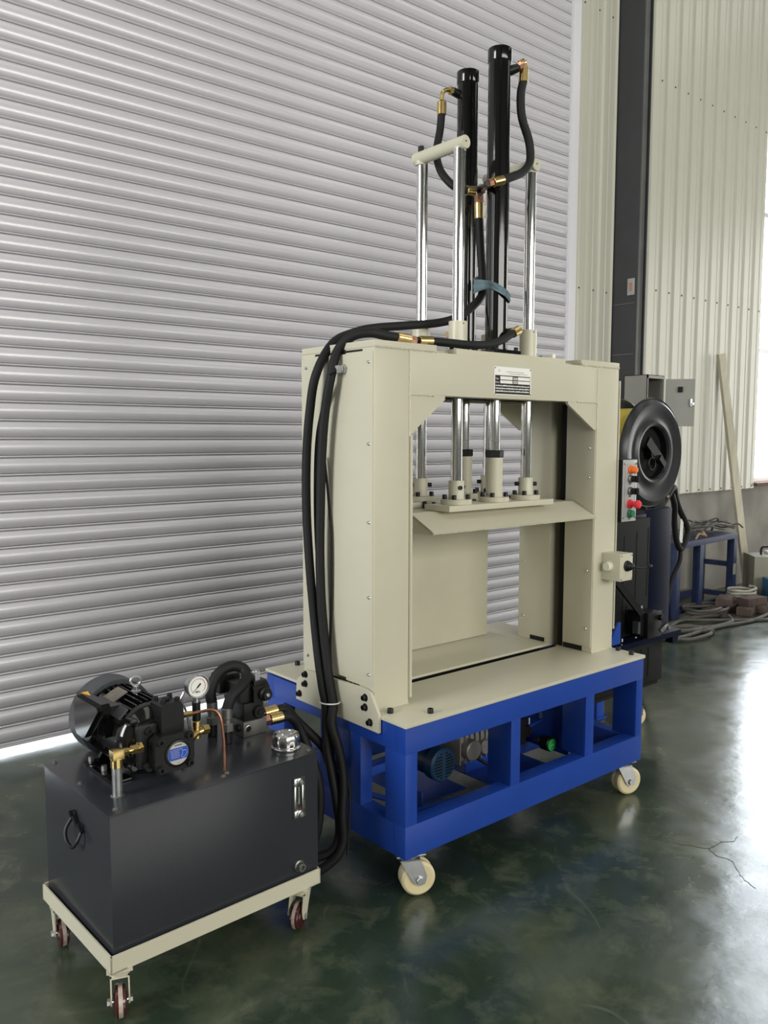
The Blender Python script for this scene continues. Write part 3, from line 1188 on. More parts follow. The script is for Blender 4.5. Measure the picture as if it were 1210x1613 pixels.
# --- push-button panel on the far side of the right column
b = B()
b.box(1.244, 1.342, 0.135, 0.225, 1.050, 1.297, 0.003)
pb = b.build('control_box', 'matte_black', press, 'black control box with an aluminium push-button face')
b = B()
b.box(1.246, 1.340, 0.1315, 0.1348, 1.052, 1.295, 0.001)
b.build('button_panel', 'alu', pb)
cx_ = 1.2955
b = B()
for z in (1.279, 1.066):
    for x in (1.252, 1.334):
        b.cyl((x, 0.132, z), (x, 0.1295, z), 0.0035, n=8)
for sx in (1.258, 1.328):
    b.box(sx - 0.0004, sx + 0.0004, 0.1308, 0.1316, 1.070, 1.276)
b.box(1.258, 1.328, 0.1308, 0.1316, 1.2752, 1.276)
b.box(1.258, 1.328, 0.1308, 0.1316, 1.0702, 1.071)
b.build('panel_screw', 'steel', pb, split=True)
b = B()
b.lathe([(0, 0), (0.017, 0), (0.017, 0.006), (0.0145, 0.007), (0.0145, 0.022), (0.012, 0.027), (0, 0.029)], (cx_, 0.1313, 1.256), (0, -1, 0), 24)
b.build('indicator_lamp', 'orange', pb, 'orange indicator lamp')
for z in (1.220, 1.172):
    b = B()
    b.mi = 0
    b.lathe([(0, 0), (0.0165, 0), (0.0165, 0.006), (0.014, 0.008), (0.014, 0.012), (0, 0.012)], (cx_, 0.1313, z), (0, -1, 0), 24)
    b.mi = 1
    b.lathe([(0, 0.0122), (0.0125, 0.0122), (0.0125, 0.026), (0, 0.027)], (cx_, 0.1313, z), (0, -1, 0), 20)
    b.box(cx_ - 0.0045, cx_ + 0.0045, 0.092, 0.106, z - 0.013, z + 0.013, 0.001)
    b.build('selector_switch', ['steel', 'bolt'], pb, 'black selector switch')
b = B()
b.lathe([(0, 0), (0.018, 0), (0.018, 0.008), (0.010, 0.009), (0.010, 0.024), (0.0145, 0.028), (0.0165, 0.033), (0.0165, 0.041), (0.013, 0.046), (0, 0.048)], (cx_, 0.1313, 1.121), (0, -1, 0), 28)
b.build('emergency_stop', 'red', pb, 'red mushroom emergency stop button')
b = B()
b.lathe([(0, 0), (0.0165, 0), (0.0165, 0.008), (0.0135, 0.009), (0.0135, 0.018), (0, 0.018)], (cx_, 0.1313, 1.083), (0, -1, 0), 24)
b.build('start_button', 'green', pb, 'green push button')
b = B()
for z in (1.200, 1.151, 1.063):
    b.box(cx_ - 0.006, cx_ + 0.006, 0.1306, 0.1314, z - 0.004, z + 0.003)
b.build('button_mark', 'steel', pb, split=True)

# --- joystick box on the front of the right column
b = B()
b.box(1.140, 1.222, 0.062, 0.1452, 0.836, 0.940, 0.0015)
jb = b.build('joystick_box', 'cream', press, 'cream box with a knob and a joystick')
b = B()
b.lathe([(0, 0), (0.020, 0), (0.020, 0.004), (0.017, 0.005), (0.017, 0.016), (0.015, 0.019), (0, 0.019)], (1.140, 0.112, 0.890), (-1, 0, 0), 28)
b.build('rotary_knob', 'ivory', jb, 'round ivory knob')
b = B()
for z in (0.843, 0.933):
    for x in (1.147, 1.215):
        b.cyl((x, 0.0622, z), (x, 0.0595, z), 0.003, n=8)
b.build('box_screw', 'zinc', jb, split=True)
b = B()
b.lathe([(0, 0), (0.021, 0), (0.021, 0.006), (0.016, 0.009), (0.018, 0.012), (0.014, 0.016), (0.015, 0.019), (0.010, 0.023), (0.011, 0.026), (0.005, 0.032), (0, 0.033)], (1.184, 0.062, 0.893), (0, -1, 0), 24)
b.tube([(1.184, 0.030, 0.893), (1.196, 0.015, 0.889), (1.215, 0.005, 0.890), (1.234, 0.000, 0.893)], 0.0028, 8)
b.lathe([(0, -0.010), (0.007, -0.007), (0.010, 0), (0.007, 0.007), (0, 0.010)], (1.240, -0.002, 0.894), (1, 0, 0), 16)
b.build('joystick', 'bolt', jb, 'black joystick with a bellows boot and a ball tip')

# =================================================================== HOSES
def ferrule(bb, p0, p1, r=0.0165):
    bb.cyl(p0, p1, r, n=18, ch=0.0015)


def hose(name, label, path, r, fits=(), group=None, mat_='rubber', cat='hose'):
    root = tag(empty(name, path[0]), label, cat, group)
    o = Vector(path[0])
    bb = B()
    bb.tube([Vector(p) - o for p in path], r, 12, k=7)
    bb.build('hose_tube', mat_, root)
    for nm, mt, fn in fits:
        bb = B()
        bb.xf = Matrix.Translation(-o)
        fn(bb)
        bb.build(nm, mt, root)
    return root


A_ = [(0.628, 0.330, 2.150), (0.637, 0.330, 2.048), (0.643, 0.325, 1.945), (0.638, 0.322, 1.885), (0.591, 0.320, 1.840), (0.519, 0.325, 1.795), (0.446, 0.345, 1.772), (0.315, 0.352, 1.753), (0.194, 0.375, 1.737), (0.120, 0.39, 1.718), (0.020, 0.375, 1.674), (-0.040, 0.381, 1.576), (-0.050, 0.402, 1.459), (-0.050, 0.421, 1.319), (-0.050, 0.423, 1.158), (-0.050, 0.410, 0.997), (-0.045, 0.395, 0.834), (-0.045, 0.372, 0.694), (-0.045, 0.348, 0.590), (-0.042, 0.336, 0.54), (-0.050, 0.325, 0.470), (-0.060, 0.302, 0.405), (-0.062, 0.276, 0.332), (-0.062, 0.253, 0.257), (-0.060, 0.240, 0.162), (-0.085, 0.245, 0.105), (-0.14, 0.30, 0.075), (-0.17, 0.42, 0.06)]
hose('hydraulic_hose', 'long black hose from the tee between the rams, outermost of those hanging at the side', A_, 0.0145, [
    ('ferrule', 'brass', lambda q: ferrule(q, (0.628, 0.330, 2.145), (0.626, 0.330, 2.200))),
    ('hose_nut', 'copper_bright', lambda q: q.hexn((0.626, 0.330, 2.200), (0.625, 0.330, 2.228), 0.016)),
], 'hydraulic hoses on the press')
B_ = [(0.148, 0.210, 1.688), (0.105, 0.220, 1.692), (0.058, 0.235, 1.698), (0.020, 0.275, 1.688), (-0.012, 0.306, 1.645), (-0.035, 0.308, 1.572), (-0.040, 0.335, 1.457), (-0.040, 0.353, 1.321), (-0.040, 0.361, 1.162), (-0.040, 0.365, 1.001), (-0.040, 0.357, 0.840), (-0.036, 0.340, 0.698), (-0.036, 0.318, 0.600), (-0.038, 0.300, 0.545), (-0.055, 0.285, 0.49), (-0.050, 0.262, 0.43), (-0.045, 0.245, 0.36), (-0.05, 0.232, 0.30), (-0.062, 0.222, 0.22), (-0.065, 0.215, 0.14), (-0.095, 0.225, 0.085), (-0.16, 0.28, 0.035), (-0.19, 0.40, 0.03)]
hose('hydraulic_hose', 'thick black hose from the press top corner, inner of the two hanging down', B_, 0.0145, [
    ('ferrule', 'brass', lambda q: ferrule(q, (0.143, 0.211, 1.689), (0.192, 0.204, 1.684))),
    ('hose_nut', 'copper_bright', lambda q: q.hexn((0.192, 0.204, 1.684), (0.213, 0.202, 1.682), 0.0145)),
], 'hydraulic hoses on the press')
G_ = [(0.268, 0.190, 1.684), (0.300, 0.178, 1.683), (0.345, 0.166, 1.681), (0.412, 0.158, 1.680), (0.498, 0.160, 1.688), (0.571, 0.165, 1.708), (0.615, 0.170, 1.728), (0.640, 0.172, 1.738)]
hose('hydraulic_hose', 'short black hose along the press top to the base of the front ram', G_, 0.0135, [
    ('ferrule', 'brass', lambda q: ferrule(q, (0.226, 0.200, 1.683), (0.272, 0.189, 1.684))),
    ('ferrule', 'brass', lambda q: ferrule(q, (0.634, 0.172, 1.736), (0.668, 0.176, 1.750))),
    ('hose_nut', 'brass', lambda q: q.hexn((0.664, 0.176, 1.749), (0.672, 0.188, 1.751), 0.013)),
], 'hydraulic hoses on the press')
E_ = [(0.695, 0.196, 2.585), (0.686, 0.198, 2.538), (0.692, 0.197, 2.468), (0.728, 0.194, 2.393), (0.730, 0.190, 2.330), (0.694, 0.187, 2.286), (0.635, 0.188, 2.257), (0.592, 0.193, 2.240)]
hose('hydraulic_hose', 'black hose curving from the top of the taller front ram down to the tee', E_, 0.0145, [
    ('ferrule', 'brass', lambda q: ferrule(q, (0.697, 0.196, 2.632), (0.695, 0.196, 2.580))),
    ('elbow_pipe', 'brass', lambda q: q.tube([(0.668, 0.191, 2.633), (0.683, 0.188, 2.643), (0.694, 0.191, 2.645), (0.699, 0.195, 2.634), (0.697, 0.196, 2.618)], 0.0085, 12)),
    ('hose_nut', 'copper_bright', lambda q: q.hexn((0.665, 0.194, 2.622), (0.682, 0.188, 2.634), 0.013)),
    ('ferrule', 'brass', lambda q: ferrule(q, (0.597, 0.192, 2.241), (0.560, 0.203, 2.228))),
    ('hose_nut', 'copper', lambda q: q.hexn((0.560, 0.203, 2.228), (0.545, 0.210, 2.223), 0.0145)),
], 'hydraulic hoses on the press')
F_ = [(0.553, 0.446, 2.515), (0.546, 0.446, 2.457), (0.510, 0.425, 2.369), (0.490, 0.385, 2.297), (0.495, 0.345, 2.248), (0.515, 0.322, 2.226), (0.548, 0.308, 2.222)]
hose('hydraulic_hose', 'black hose curving from the top of the rear ram down behind the guide rod', F_, 0.0135, [
    ('ferrule', 'brass', lambda q: ferrule(q, (0.554, 0.446, 2.555), (0.553, 0.446, 2.510))),
    ('elbow_pipe', 'brass', lambda q: q.tube([(0.598, 0.449, 2.607), (0.578, 0.450, 2.602), (0.560, 0.449, 2.588), (0.554, 0.447, 2.560)], 0.0075, 12)),
    ('hose_nut', 'brass', lambda q: q.hexn((0.609, 0.449, 2.606), (0.592, 0.450, 2.605), 0.0135)),
    ('ferrule', 'brass', lambda q: ferrule(q, (0.542, 0.310, 2.222), (0.575, 0.300, 2.222))),
], 'hydraulic hoses on the press')
# tee
tee = tag(empty('tee_fitting', (0.600, 0.29, 2.232)), 'black tee fitting joining the three upper hoses between the rams', 'fitting')
b = B()
b.cyl((-0.062, -0.085, -0.012), (0.0, 0.0, 0.0), 0.012, n=14, ch=0.002)
b.cyl((0.0, 0.0, 0.0), (-0.03, 0.012, -0.008), 0.012, n=14, ch=0.002)
b.cyl((0.0, 0.0, 0.0), (0.025, 0.04, 0.0), 0.012, n=14, ch=0.002)
b.build('tee_body', 'black', tee)
b = B()
b.hexn((0.0, 0.0, -0.004), (0.012, 0.02, 0.012), 0.015)
b.build('tee_nut', 'zinc', tee)
b = B()
b.cyl((-0.03, 0.012, -0.008), (-0.06, 0.018, -0.012), 0.011, n=14)
b.build('tee_nut', 'brass', tee)
# elbow joining the two hoses on the top
el = tag(empty('pipe_elbow', (0.22, 0.202, 1.683)), 'small black adapter joining two hose ends on the press top', 'fitting')
b = B()
b.hexn((-0.008, 0, 0), (0.012, 0, 0), 0.012)
b.build('adapter_nut', 'black', el)
# fitting on rear ram bottom
el = tag(empty('ram_port_fitting', (0.604, 0.409, 1.746)), 'dull brass plug at the foot of the rear ram', 'fitting')
b = B()
b.hexn((0, 0, 0), (-0.03, -0.004, 0), 0.014)
b.cyl((-0.03, -0.004, 0), (-0.055, -0.006, 0), 0.010, n=12)
b.build('plug_body', 'brass', el)

C_ = [(-0.030, 0.290, 1.585), (-0.042, 0.300, 1.575), (-0.028, 0.325, 1.541), (-0.022, 0.365, 1.478), (-0.018, 0.404, 1.379), (-0.018, 0.415, 1.238), (-0.018, 0.413, 1.076), (-0.018, 0.397, 0.913), (-0.018, 0.375, 0.752), (-0.020, 0.345, 0.62), (-0.026, 0.325, 0.55), (-0.04, 0.31, 0.46), (-0.05, 0.285, 0.36), (-0.04, 0.26, 0.28), (-0.045, 0.235, 0.20), (-0.06, 0.23, 0.12)]
hose('power_cable', 'black cable leaving the grey gland near the press top', C_, 0.0075, (), None, cat='cable')
D_ = [(-0.016, 0.372, 1.320), (-0.012, 0.355, 1.181), (-0.012, 0.343, 1.061), (-0.012, 0.344, 0.879), (-0.012, 0.350, 0.74), (-0.014, 0.345, 0.64), (-0.022, 0.335, 0.58), (-0.024, 0.328, 0.52), (-0.035, 0.27, 0.40), (-0.03, 0.23, 0.30), (-0.045, 0.21, 0.2), (-0.06, 0.20, 0.10)]
hose('control_cable', 'thin black cable hanging nearest the front beside the hoses', D_, 0.0042, (), None, cat='cable')
b = B()
b.xf = Matrix.Translation((0, 0, 0))
pts = []
for i in range(17):
    a = 2 * PI * i / 16
    pts.append((0.026 * math.cos(a), 0.040 * math.sin(a), -0.004 * math.sin(a)))
b.tube(pts, 0.0022, 8, k=2, cap=False)
o = b.build('cable_tie', 'white', None, loc=(-0.036, 0.322, 0.548))
tag(o, 'white cable tie around the bundle of hanging hoses', 'tie')
# blue cloth strip round the front ram and the long hose
b = B()
ring = []
cpts = [(0.655, 0.352, 1.935, 0.020), (0.618, 0.340, 1.915, 0.026), (0.588, 0.262, 1.905, 0.016), (0.583, 0.215, 1.893, 0.014), (0.612, 0.192, 1.872, 0.012), (0.652, 0.205, 1.858, 0.014), (0.666, 0.240, 1.865, 0.012), (0.672, 0.290, 1.892, 0.012), (0.668, 0.340, 1.925, 0.016)]
n = len(cpts)
dense = []
cc = [Vector(c[:3]) for c in cpts]
for i in range(n):
    a, b1, c1, d1 = cc[(i - 1) % n], cc[i], cc[(i + 1) % n], cc[(i + 2) % n]
    for j in range(6):
        t = j / 6
        p = 0.5 * ((2 * b1) + (c1 - a) * t + (2 * a - 5 * b1 + 4 * c1 - d1) * t * t + (3 * b1 - a - 3 * c1 + d1) * t ** 3)
        dense.append((p, cpts[i][3] * (1 - t) + cpts[(i + 1) % n][3] * t))
rows = 7
cen = Vector((0.628, 0.27, 1.89))
gr = []
for k_, (p, w) in enumerate(dense):
    out_ = (p - cen)
    out_.z = 0
    out_.normalize()
    row = []
    for r_ in range(rows):
        s_ = r_ / (rows - 1) * 2 - 1
        wv = 0.0022 * math.sin(s_ * 6 + k_ * 0.35)
        row.append(b._v(p + Vector((0, 0, s_ * w)) + out_ * (0.003 + wv)))
    gr.append(row)
for i in range(len(gr)):
    a, c = gr[i], gr[(i + 1) % len(gr)]
    for r_ in range(rows - 1):
        b._f([a[r_], c[r_], c[r_ + 1], a[r_ + 1]])
o = b.build('cloth_strip', 'cloth', None, sharp=60)
o.modifiers.new('thick', 'SOLIDIFY').thickness = 0.0015
tag(o, 'blue-grey cloth strip tied around the front ram and a hose', 'cloth')

# =================================================================== POWER UNIT
unit = tag(empty('hydraulic_power_unit', (-0.859, 0.074, 0), math.radians(1.7)), 'charcoal oil tank with black motor and pump on a small cream trolley', 'hydraulic unit')
CL, CW = 0.619, 0.440
b = B()
h0, h1 = 0.120, 0.164
b.sheet([(0.0, h1), (0.0, h0), (0.04, h0)], 0.004, 'x', 0.0, CL)
b.sheet([(CW - 0.04, h0), (CW, h0), (CW, h1)], 0.004, 'x', 0.0, CL)
b.sheet([(0.0, h1), (0.0, h0), (0.04, h0)], 0.004, 'y', 0.0, CW)
b.sheet([(CL - 0.04, h0), (CL, h0), (CL, h1)], 0.004, 'y', 0.0, CW)
b.build('trolley_frame', 'cream', unit)
b = B()
b.box(0.012, CL + 0.001, 0.012, 0.428, 0.127, 0.499, 0.0015)
tank = b.build('oil_tank', 'tank', unit)
b = B()
b.box(0.007, CL + 0.006, 0.008, 0.433, 0.4992, 0.503, 0.001)
b.build('tank_lid', 'tank', unit)
b = B()
b.cap_screw((0, 0, 0), (0, 0, 1), 0.0045, 0.0045)
b.cyl((0, 0, 0), (0, 0, 0.0012), 0.0075, n=12)
ts = b.build('lid_screw', 'steel', unit, loc=(0.036, 0.418, 0.503))
for p in ((0.033, 0.237), (0.036, 0.034), (0.330, 0.034), (0.348, 0.046), (0.604, 0.034), (0.604, 0.41), (0.33, 0.41)):
    dup(ts, unit, (p[0], p[1], 0.503))


def cart_caster(x, y, ang):
    bb = B()
    bb.box(-0.032, 0.032, -0.03, 0.03, 0.115, 0.1195, 0.001)
    bb.cyl((0, 0, 0.099), (0, 0, 0.115), 0.026, 0.030, n=24)
    for sy in (-1, 1):
        bb.prism([(-0.024, 0.101), (0.026, 0.101), (0.036, 0.060), (0.030, 0.034), (0.018, 0.028), (0.006, 0.036), (-0.004, 0.062)], 'y', sy * 0.019, sy * 0.022)
    bb.box(-0.024, 0.026, -0.022, 0.022, 0.0975, 0.101)
    fk = bb.build('caster', 'cream', unit)
    fk.location = (x, y, 0)
    fk.rotation_euler = (0, 0, ang)
    bb = B()
    R0 = 0.038
    bb.mi = 0
    bb.lathe([(0.008, -0.015), (0.018, -0.015), (0.022, -0.012), (0.032, -0.013), (0.0365, -0.010), (0.0378, -0.005)], (0.018, 0, R0), (0, 1, 0), 32)
    bb.lathe([(0.0378, 0.005), (0.0365, 0.010), (0.032, 0.013), (0.022, 0.012), (0.018, 0.015), (0.008, 0.015)], (0.018, 0, R0), (0, 1, 0), 32)
    bb.mi = 1
    bb.lathe([(0.0378, -0.005), (0.038, 0.0), (0.0378, 0.005)], (0.018, 0, R0), (0, 1, 0), 32)
    bb.build('wheel', ['maroon', 'cream_tread'], fk, 'maroon wheel with a worn pale tread')
    bb = B()
    bb.cyl((0.018, -0.024, R0), (0.018, 0.024, R0), 0.005, n=10)
    bb.hexn((0.018, -0.030, R0), (0.018, -0.0225, R0), 0.009)
    bb.hexn((0.018, 0.0225, R0), (0.018, 0.029, R0), 0.009)
    bb.build('axle_bolt', 'zinc', fk)


cart_caster(0.034, 0.032, math.radians(-112))
cart_caster(CL - 0.045, 0.034, math.radians(-150))
cart_caster(0.034, CW - 0.034, math.radians(-100))
cart_caster(CL - 0.045, CW - 0.034, math.radians(30))

# side handle on tank end
b = B()
b.xf = Matrix.Translation((0, -0.03, 0))
b.box(0.0075, 0.0115, 0.196, 0.212, 0.405, 0.425, 0.001)
b.box(0.0075, 0.0115, 0.24, 0.256, 0.425, 0.445, 0.001)
b.sheet([(0.262, 0.442), (0.252, 0.43), (0.238, 0.438), (0.222, 0.424), (0.206, 0.425), (0.190, 0.412)], 0.010, 'x', 0.001, 0.0095)
b.tube([(0.004, 0.255, 0.425), (-0.012, 0.254, 0.40), (-0.016, 0.240, 0.378), (-0.014, 0.212, 0.370), (-0.008, 0.197, 0.385), (0.004, 0.196, 0.408)], 0.0045, 10)
b.build('carry_handle', 'bolt', unit)

# motor
MX, MZ = 0.200, 0.600
b = B()
b.lathe([(0, 0.185), (0.072, 0.185), (0.080, 0.190), (0.080, 0.385), (0, 0.385)], (MX, 0, MZ), (0, 1, 0), 40)
motor = b.build('motor', 'black', unit, 'black finned electric motor')
# cooling fins, each real geometry
b = B()
for a in list(range(-60, 250, 10)):
    if 152 < a < 212 or 20 < a < 35:
        continue
    d = Vector((math.cos(math.radians(a)), 0, math.sin(math.radians(a))))
    c_ = Vector((MX, 0, MZ)) + d * 0.0875
    b.bar((c_.x, 0.190, c_.z), (c_.x, 0.383, c_.z), 0.018, 0.0032, up=(-d.z, 0, d.x))
b.build('cooling_fin', 'black_gloss', motor, split=True)
b = B()
b.lathe([(0, 0.138), (0.045, 0.138), (0.062, 0.145), (0.082, 0.158), (0.091, 0.172), (0.093, 0.188), (0.080, 0.190), (0, 0.190)], (MX, 0, MZ), (0, 1, 0), 44)
for a in (45, 135, 225, 315):
    d = Vector((math.cos(math.radians(a)), 0, math.sin(math.radians(a))))
    c_ = Vector((MX, 0.150, MZ)) + d * 0.082
    b.cyl((c_.x, 0.150, c_.z), (c_.x, 0.182, c_.z), 0.012, n=12, ch=0.002)
b.build('end_shield', 'black_gloss', motor)
b = B()
b.lathe([(0.095, 0.382), (0.106, 0.382), (0.108, 0.384), (0.108, 0.455), (0.100, 0.467), (0.03, 0.470), (0, 0.470)], (MX, 0, MZ), (0, 1, 0), 48)
b.lathe([(0, 0.466), (0.03, 0.466), (0.096, 0.463), (0.104, 0.453), (0.104, 0.385), (0.095, 0.382)], (MX, 0, MZ), (0, 1, 0), 48)
b.build('fan_cowl', 'fan', motor, 'grey round fan cowl')
# feet
for sx in (-1, 1):
    b = B()
    b.prism([(MX + sx * 0.050, 0.5035), (MX + sx * 0.112, 0.5035), (MX + sx * 0.112, 0.513), (MX + sx * 0.085, 0.516), (MX + sx * 0.058, 0.560), (MX + sx * 0.04, 0.548)], 'y', 0.200, 0.212)
    b.prism([(MX + sx * 0.050, 0.5035), (MX + sx * 0.112, 0.5035), (MX + sx * 0.112, 0.513), (MX + sx * 0.085, 0.516), (MX + sx * 0.058, 0.560), (MX + sx * 0.04, 0.548)], 'y', 0.318, 0.330)
    b.box(MX + sx * 0.060, MX + sx * 0.112, 0.165, 0.350, 0.5035, 0.512, 0.002)
    b.build('motor_foot', 'black_gloss', motor)
b = B()
for sx in (-1, 1):
    for y in (0.180, 0.255, 0.338):
        b.hexn((MX + sx * 0.095, y, 0.512), (MX + sx * 0.095, y, 0.526), 0.008)
b.build('foot_bolt', 'steel', motor, split=True)
# terminal box on the side
b = B()
b.prism([(0.285, 0.592), (0.298, 0.584), (0.350, 0.586), (0.362, 0.598), (0.366, 0.694), (0.356, 0.706), (0.204, 0.706), (0.192, 0.697), (0.194, 0.682)], 'x', 0.080, 0.101)
b.prism([(0.292, 0.600), (0.302, 0.594), (0.344, 0.596), (0.354, 0.606), (0.357, 0.688), (0.348, 0.698), (0.210, 0.698), (0.202, 0.690)], 'x', 0.070, 0.0805)
b.box(0.100, 0.150, 0.235, 0.335, 0.605, 0.685)
tb = b.build('terminal_box', 'black_gloss', motor)
b = B()
b.prism([(0.082, 0.335), (0.100, 0.335), (0.091, 0.295)], 'z', 0.7062, 0.7072)
b.build('warning_sticker', 'hazard', motor, 'orange-yellow warning triangle')
b = B()
b.mi = 0
b.torus((0, 0, 0.030), (0.35, 1, 0), 0.013, 0.0042, 28, 10)
b.cyl((0, 0, 0.002), (0, 0, 0.016), 0.0075, n=14)
b.lathe([(0, 0), (0.013, 0), (0.013, 0.004), (0.008, 0.006), (0, 0.006)], (0, 0, 0), n=16)
b.build('eyebolt', 'zinc', motor, loc=(MX + 0.012, 0.285, MZ + 0.094))
b = B()
rot = Matrix.Rotation(math.radians(-45), 3, 'Y')
b.obox((MX - 0.046, 0.300, MZ + 0.0905), (0.062, 0.062, 0.002), Matrix.Rotation(math.radians(-26), 3, 'Y'))
b.build('motor_plate', 'plate_old', motor, 'brown-stained metal plate')
b = B()
b.obox((MX - 0.066, 0.275, MZ + 0.072), (0.034, 0.165, 0.006), Matrix.Rotation(math.radians(-44), 3, 'Y'))
b.build('motor_pad', 'fan', motor)

# pump
b = B()
oct_ = lambda cx, cz, w, h, c: [(cx - w, cz - h + c), (cx - w + c, cz - h), (cx + w - c, cz - h), (cx + w, cz - h + c), (cx + w, cz + h - c), (cx + w - c, cz + h), (cx - w + c, cz + h), (cx - w, cz + h - c)]
PX, PZ = 0.218, 0.582
b.prism(oct_(PX, PZ, 0.053, 0.048, 0.014), 'y', 0.082, 0.118)
b.prism(oct_(PX, PZ, 0.050, 0.046, 0.016), 'y', 0.110, 0.1395)
b.lathe([(0, 0), (0.036, 0), (0.035, 0.004), (0.031, 0.005), (0.0305, 0.002), (0, 0.002)], (PX + 0.008, 0.082, PZ - 0.004), (0, -1, 0), 36)
pump = b.build('pump', 'black', unit, 'black vane pump')
b = B()
for sx, sz in ((-1, -1), (1, -1), (-1, 1), (1, 1)):
    b.lathe([(0, 0), (0.0125, 0), (0.0125, 0.002), (0.0095, 0.002), (0.0095, 0.009), (0.0085, 0.010), (0.005, 0.010), (0.005, 0.003), (0, 0.003)], (PX + sx * 0.041, 0.082, PZ + sz * 0.036), (0, -1, 0), 16)
b.build('cover_bolt', 'bolt', pump, split=True)
b = B()
b.xf = Matrix.Translation((PX + 0.008, 0, PZ - 0.004)) @ Matrix.Diagonal((0.84, 1, 0.84, 1)) @ Matrix.Translation((-PX - 0.008, 0, -PZ + 0.004))
b.cyl((PX + 0.008, 0.0805, PZ - 0.004), (PX + 0.008, 0.0785, PZ - 0.004), 0.0345, n=40)
b.mi = 1
pts = []
for i in range(13):
    a = math.radians(-33 + 66 * i / 12)
    pts.append((PX + 0.008 + 0.0338 * math.cos(a), PZ - 0.004 + 0.0338 * math.sin(a)))
for i in range(13):
    a = math.radians(147 + 66 * i / 12)
    pts.append((PX + 0.008 + 0.0338 * math.cos(a), PZ - 0.004 + 0.0338 * math.sin(a)))
b.prism(pts, 'y', 0.0786, 0.0781)
b.mi = 0
yl = 0.0779
for i in range(6):
    zz = PZ + 0.0085 - i * 0.0048
    x = PX - 0.019 + 0.0008 * i
    xe = PX + 0.012 + (0.008 if i == 0 else 0)
    while x < xe:
        w = random.uniform(0.002, 0.005)
        b.box(x, min(x + w, xe), yl - 0.0002, yl + 0.0003, zz, zz + 0.0014)
        x += w + 0.0012
b.mi = 2
b.tube([(PX + 0.020, yl, PZ + 0.010), (PX + 0.022, yl, PZ - 0.004), (PX + 0.018, yl, PZ - 0.015), (PX + 0.026, yl, PZ - 0.018), (PX + 0.036, yl, PZ - 0.008), (PX + 0.033, yl, PZ + 0.002), (PX + 0.022, yl, PZ + 0.002)], 0.0011, 6)
b.mi = 3
x = PX - 0.004
for w in (0.004, 0.002, 0.004, 0.003, 0.002, 0.004):
    b.box(x, x + w, yl - 0.0002, 0.0786, PZ + 0.0215, PZ + 0.0240)
    x += w + 0.001
for x, z in ((PX + 0.004, PZ - 0.032), (PX + 0.010, PZ - 0.034)):
    b.box(x, x + 0.003, yl, 0.0786, z, z + 0.001)
b.build('pump_label', ['label_grey', 'label_blue', 'label_pale', 'bolt'], pump, 'round silver label with a blue band')
# compensator block on the pump
b = B()
b.prism([(0.196, 0.622), (0.258, 0.622), (0.258, 0.692), (0.248, 0.704), (0.202, 0.704), (0.196, 0.698)], 'y', 0.108, 0.168)
b.prism([(0.2575, 0.635), (0.266, 0.625), (0.266, 0.675), (0.2575, 0.690)], 'y', 0.120, 0.162)
b.build('compensator', 'black', pump)
b = B()
for x, y in ((0.206, 0.118), (0.246, 0.118), (0.206, 0.158), (0.246, 0.158)):
    b.cap_screw((x, y, 0.704), (0, 0, 1), 0.007, 0.008)
b.cyl((0.226, 0.138, 0.704), (0.226, 0.138, 0.712), 0.009, n=14, ch=0.002)
b.cap_screw((0.168, 0.128, 0.638), (0, -1, 0), 0.010, 0.010)
b.build('compensator_bolt', 'bolt', pump, split=True)
b = B()
b.box(0.142, 0.200, 0.126, 0.150, 0.540, 0.655, 0.008)
b.box(0.268, 0.284, 0.10, 0.135, 0.545, 0.60, 0.004)
b.cyl((0.162, 0.126, 0.548), (0.162, 0.108, 0.548), 0.012, n=16, ch=0.002)
b.build('pump_flange', 'black', pump, split=True)

# suction/return elbow with stub pipe
b = B()
b.cyl((0.074, 0.105, 0.503), (0.074, 0.105, 0.585), 0.0125, n=20)
b.lathe([(0.0126, 0), (0.018, 0), (0.0126, 0.002)], (0.074, 0.105, 0.5032), n=20)
sp = b.build('stub_pipe', 'galv', unit)
b = B()
b.cyl((0.074, 0.105, 0.575), (0.074, 0.105, 0.598), 0.0150, n=20, ch=0.001)
b.box(0.060, 0.090, 0.0925, 0.1175, 0.594, 0.620, 0.003)
b.hexn((0.088, 0.105, 0.608), (0.104, 0.105, 0.608), 0.0105)
b.cyl((0.102, 0.105, 0.608), (0.116, 0.106, 0.608), 0.0075, n=16)
b.hexn((0.114, 0.106, 0.608), (0.128, 0.107, 0.608), 0.0125)
b.cyl((0.126, 0.107, 0.608), (0.134, 0.108, 0.608), 0.008, n=16)
b.hexn((0.132, 0.108, 0.608), (0.141, 0.109, 0.608), 0.0145)
b.build('brass_elbow', 'brass', unit, 'brass elbow between the stub pipe and the pump')

# pressure gauge on brass tee
gx, gy, gz = 0.333, 0.165, 0.712
b = B()
fd = Vector((-0.04, -1, 0.02)).normalized()
b.lathe([(0, -0.024), (0.027, -0.024), (0.030, -0.020), (0.030, -0.002), (0.033, 0.0), (0.0335, 0.004), (0.031, 0.006), (0.0285, 0.004), (0.028, 0.001), (0, 0.001)], (gx, gy, gz), fd, 44)
b.cyl((gx, gy + 0.010, gz - 0.028), (gx, gy + 0.010, gz - 0.045), 0.0095, n=16)
gg = b.build('pressure_gauge', 'zinc', unit, 'round steel pressure gauge with a cream dial')
b = B()
gxf = Matrix.Translation((gx, gy, gz)) @ fd.to_track_quat('Z', 'Y').to_matrix().to_4x4()
b.xf = gxf
b.mi = 0
b.cyl((0, 0, 0.0012), (0, 0, 0.0018), 0.0275, n=40)
b.xf = Matrix.Identity(4)
xd = Vector((1, -0.04, 0)).normalized()
zd = fd.cross(xd) * -1
if zd.z < 0:
    zd = -zd
o3 = Vector((gx, gy, gz)) + fd * 0.0021
b.mi = 1


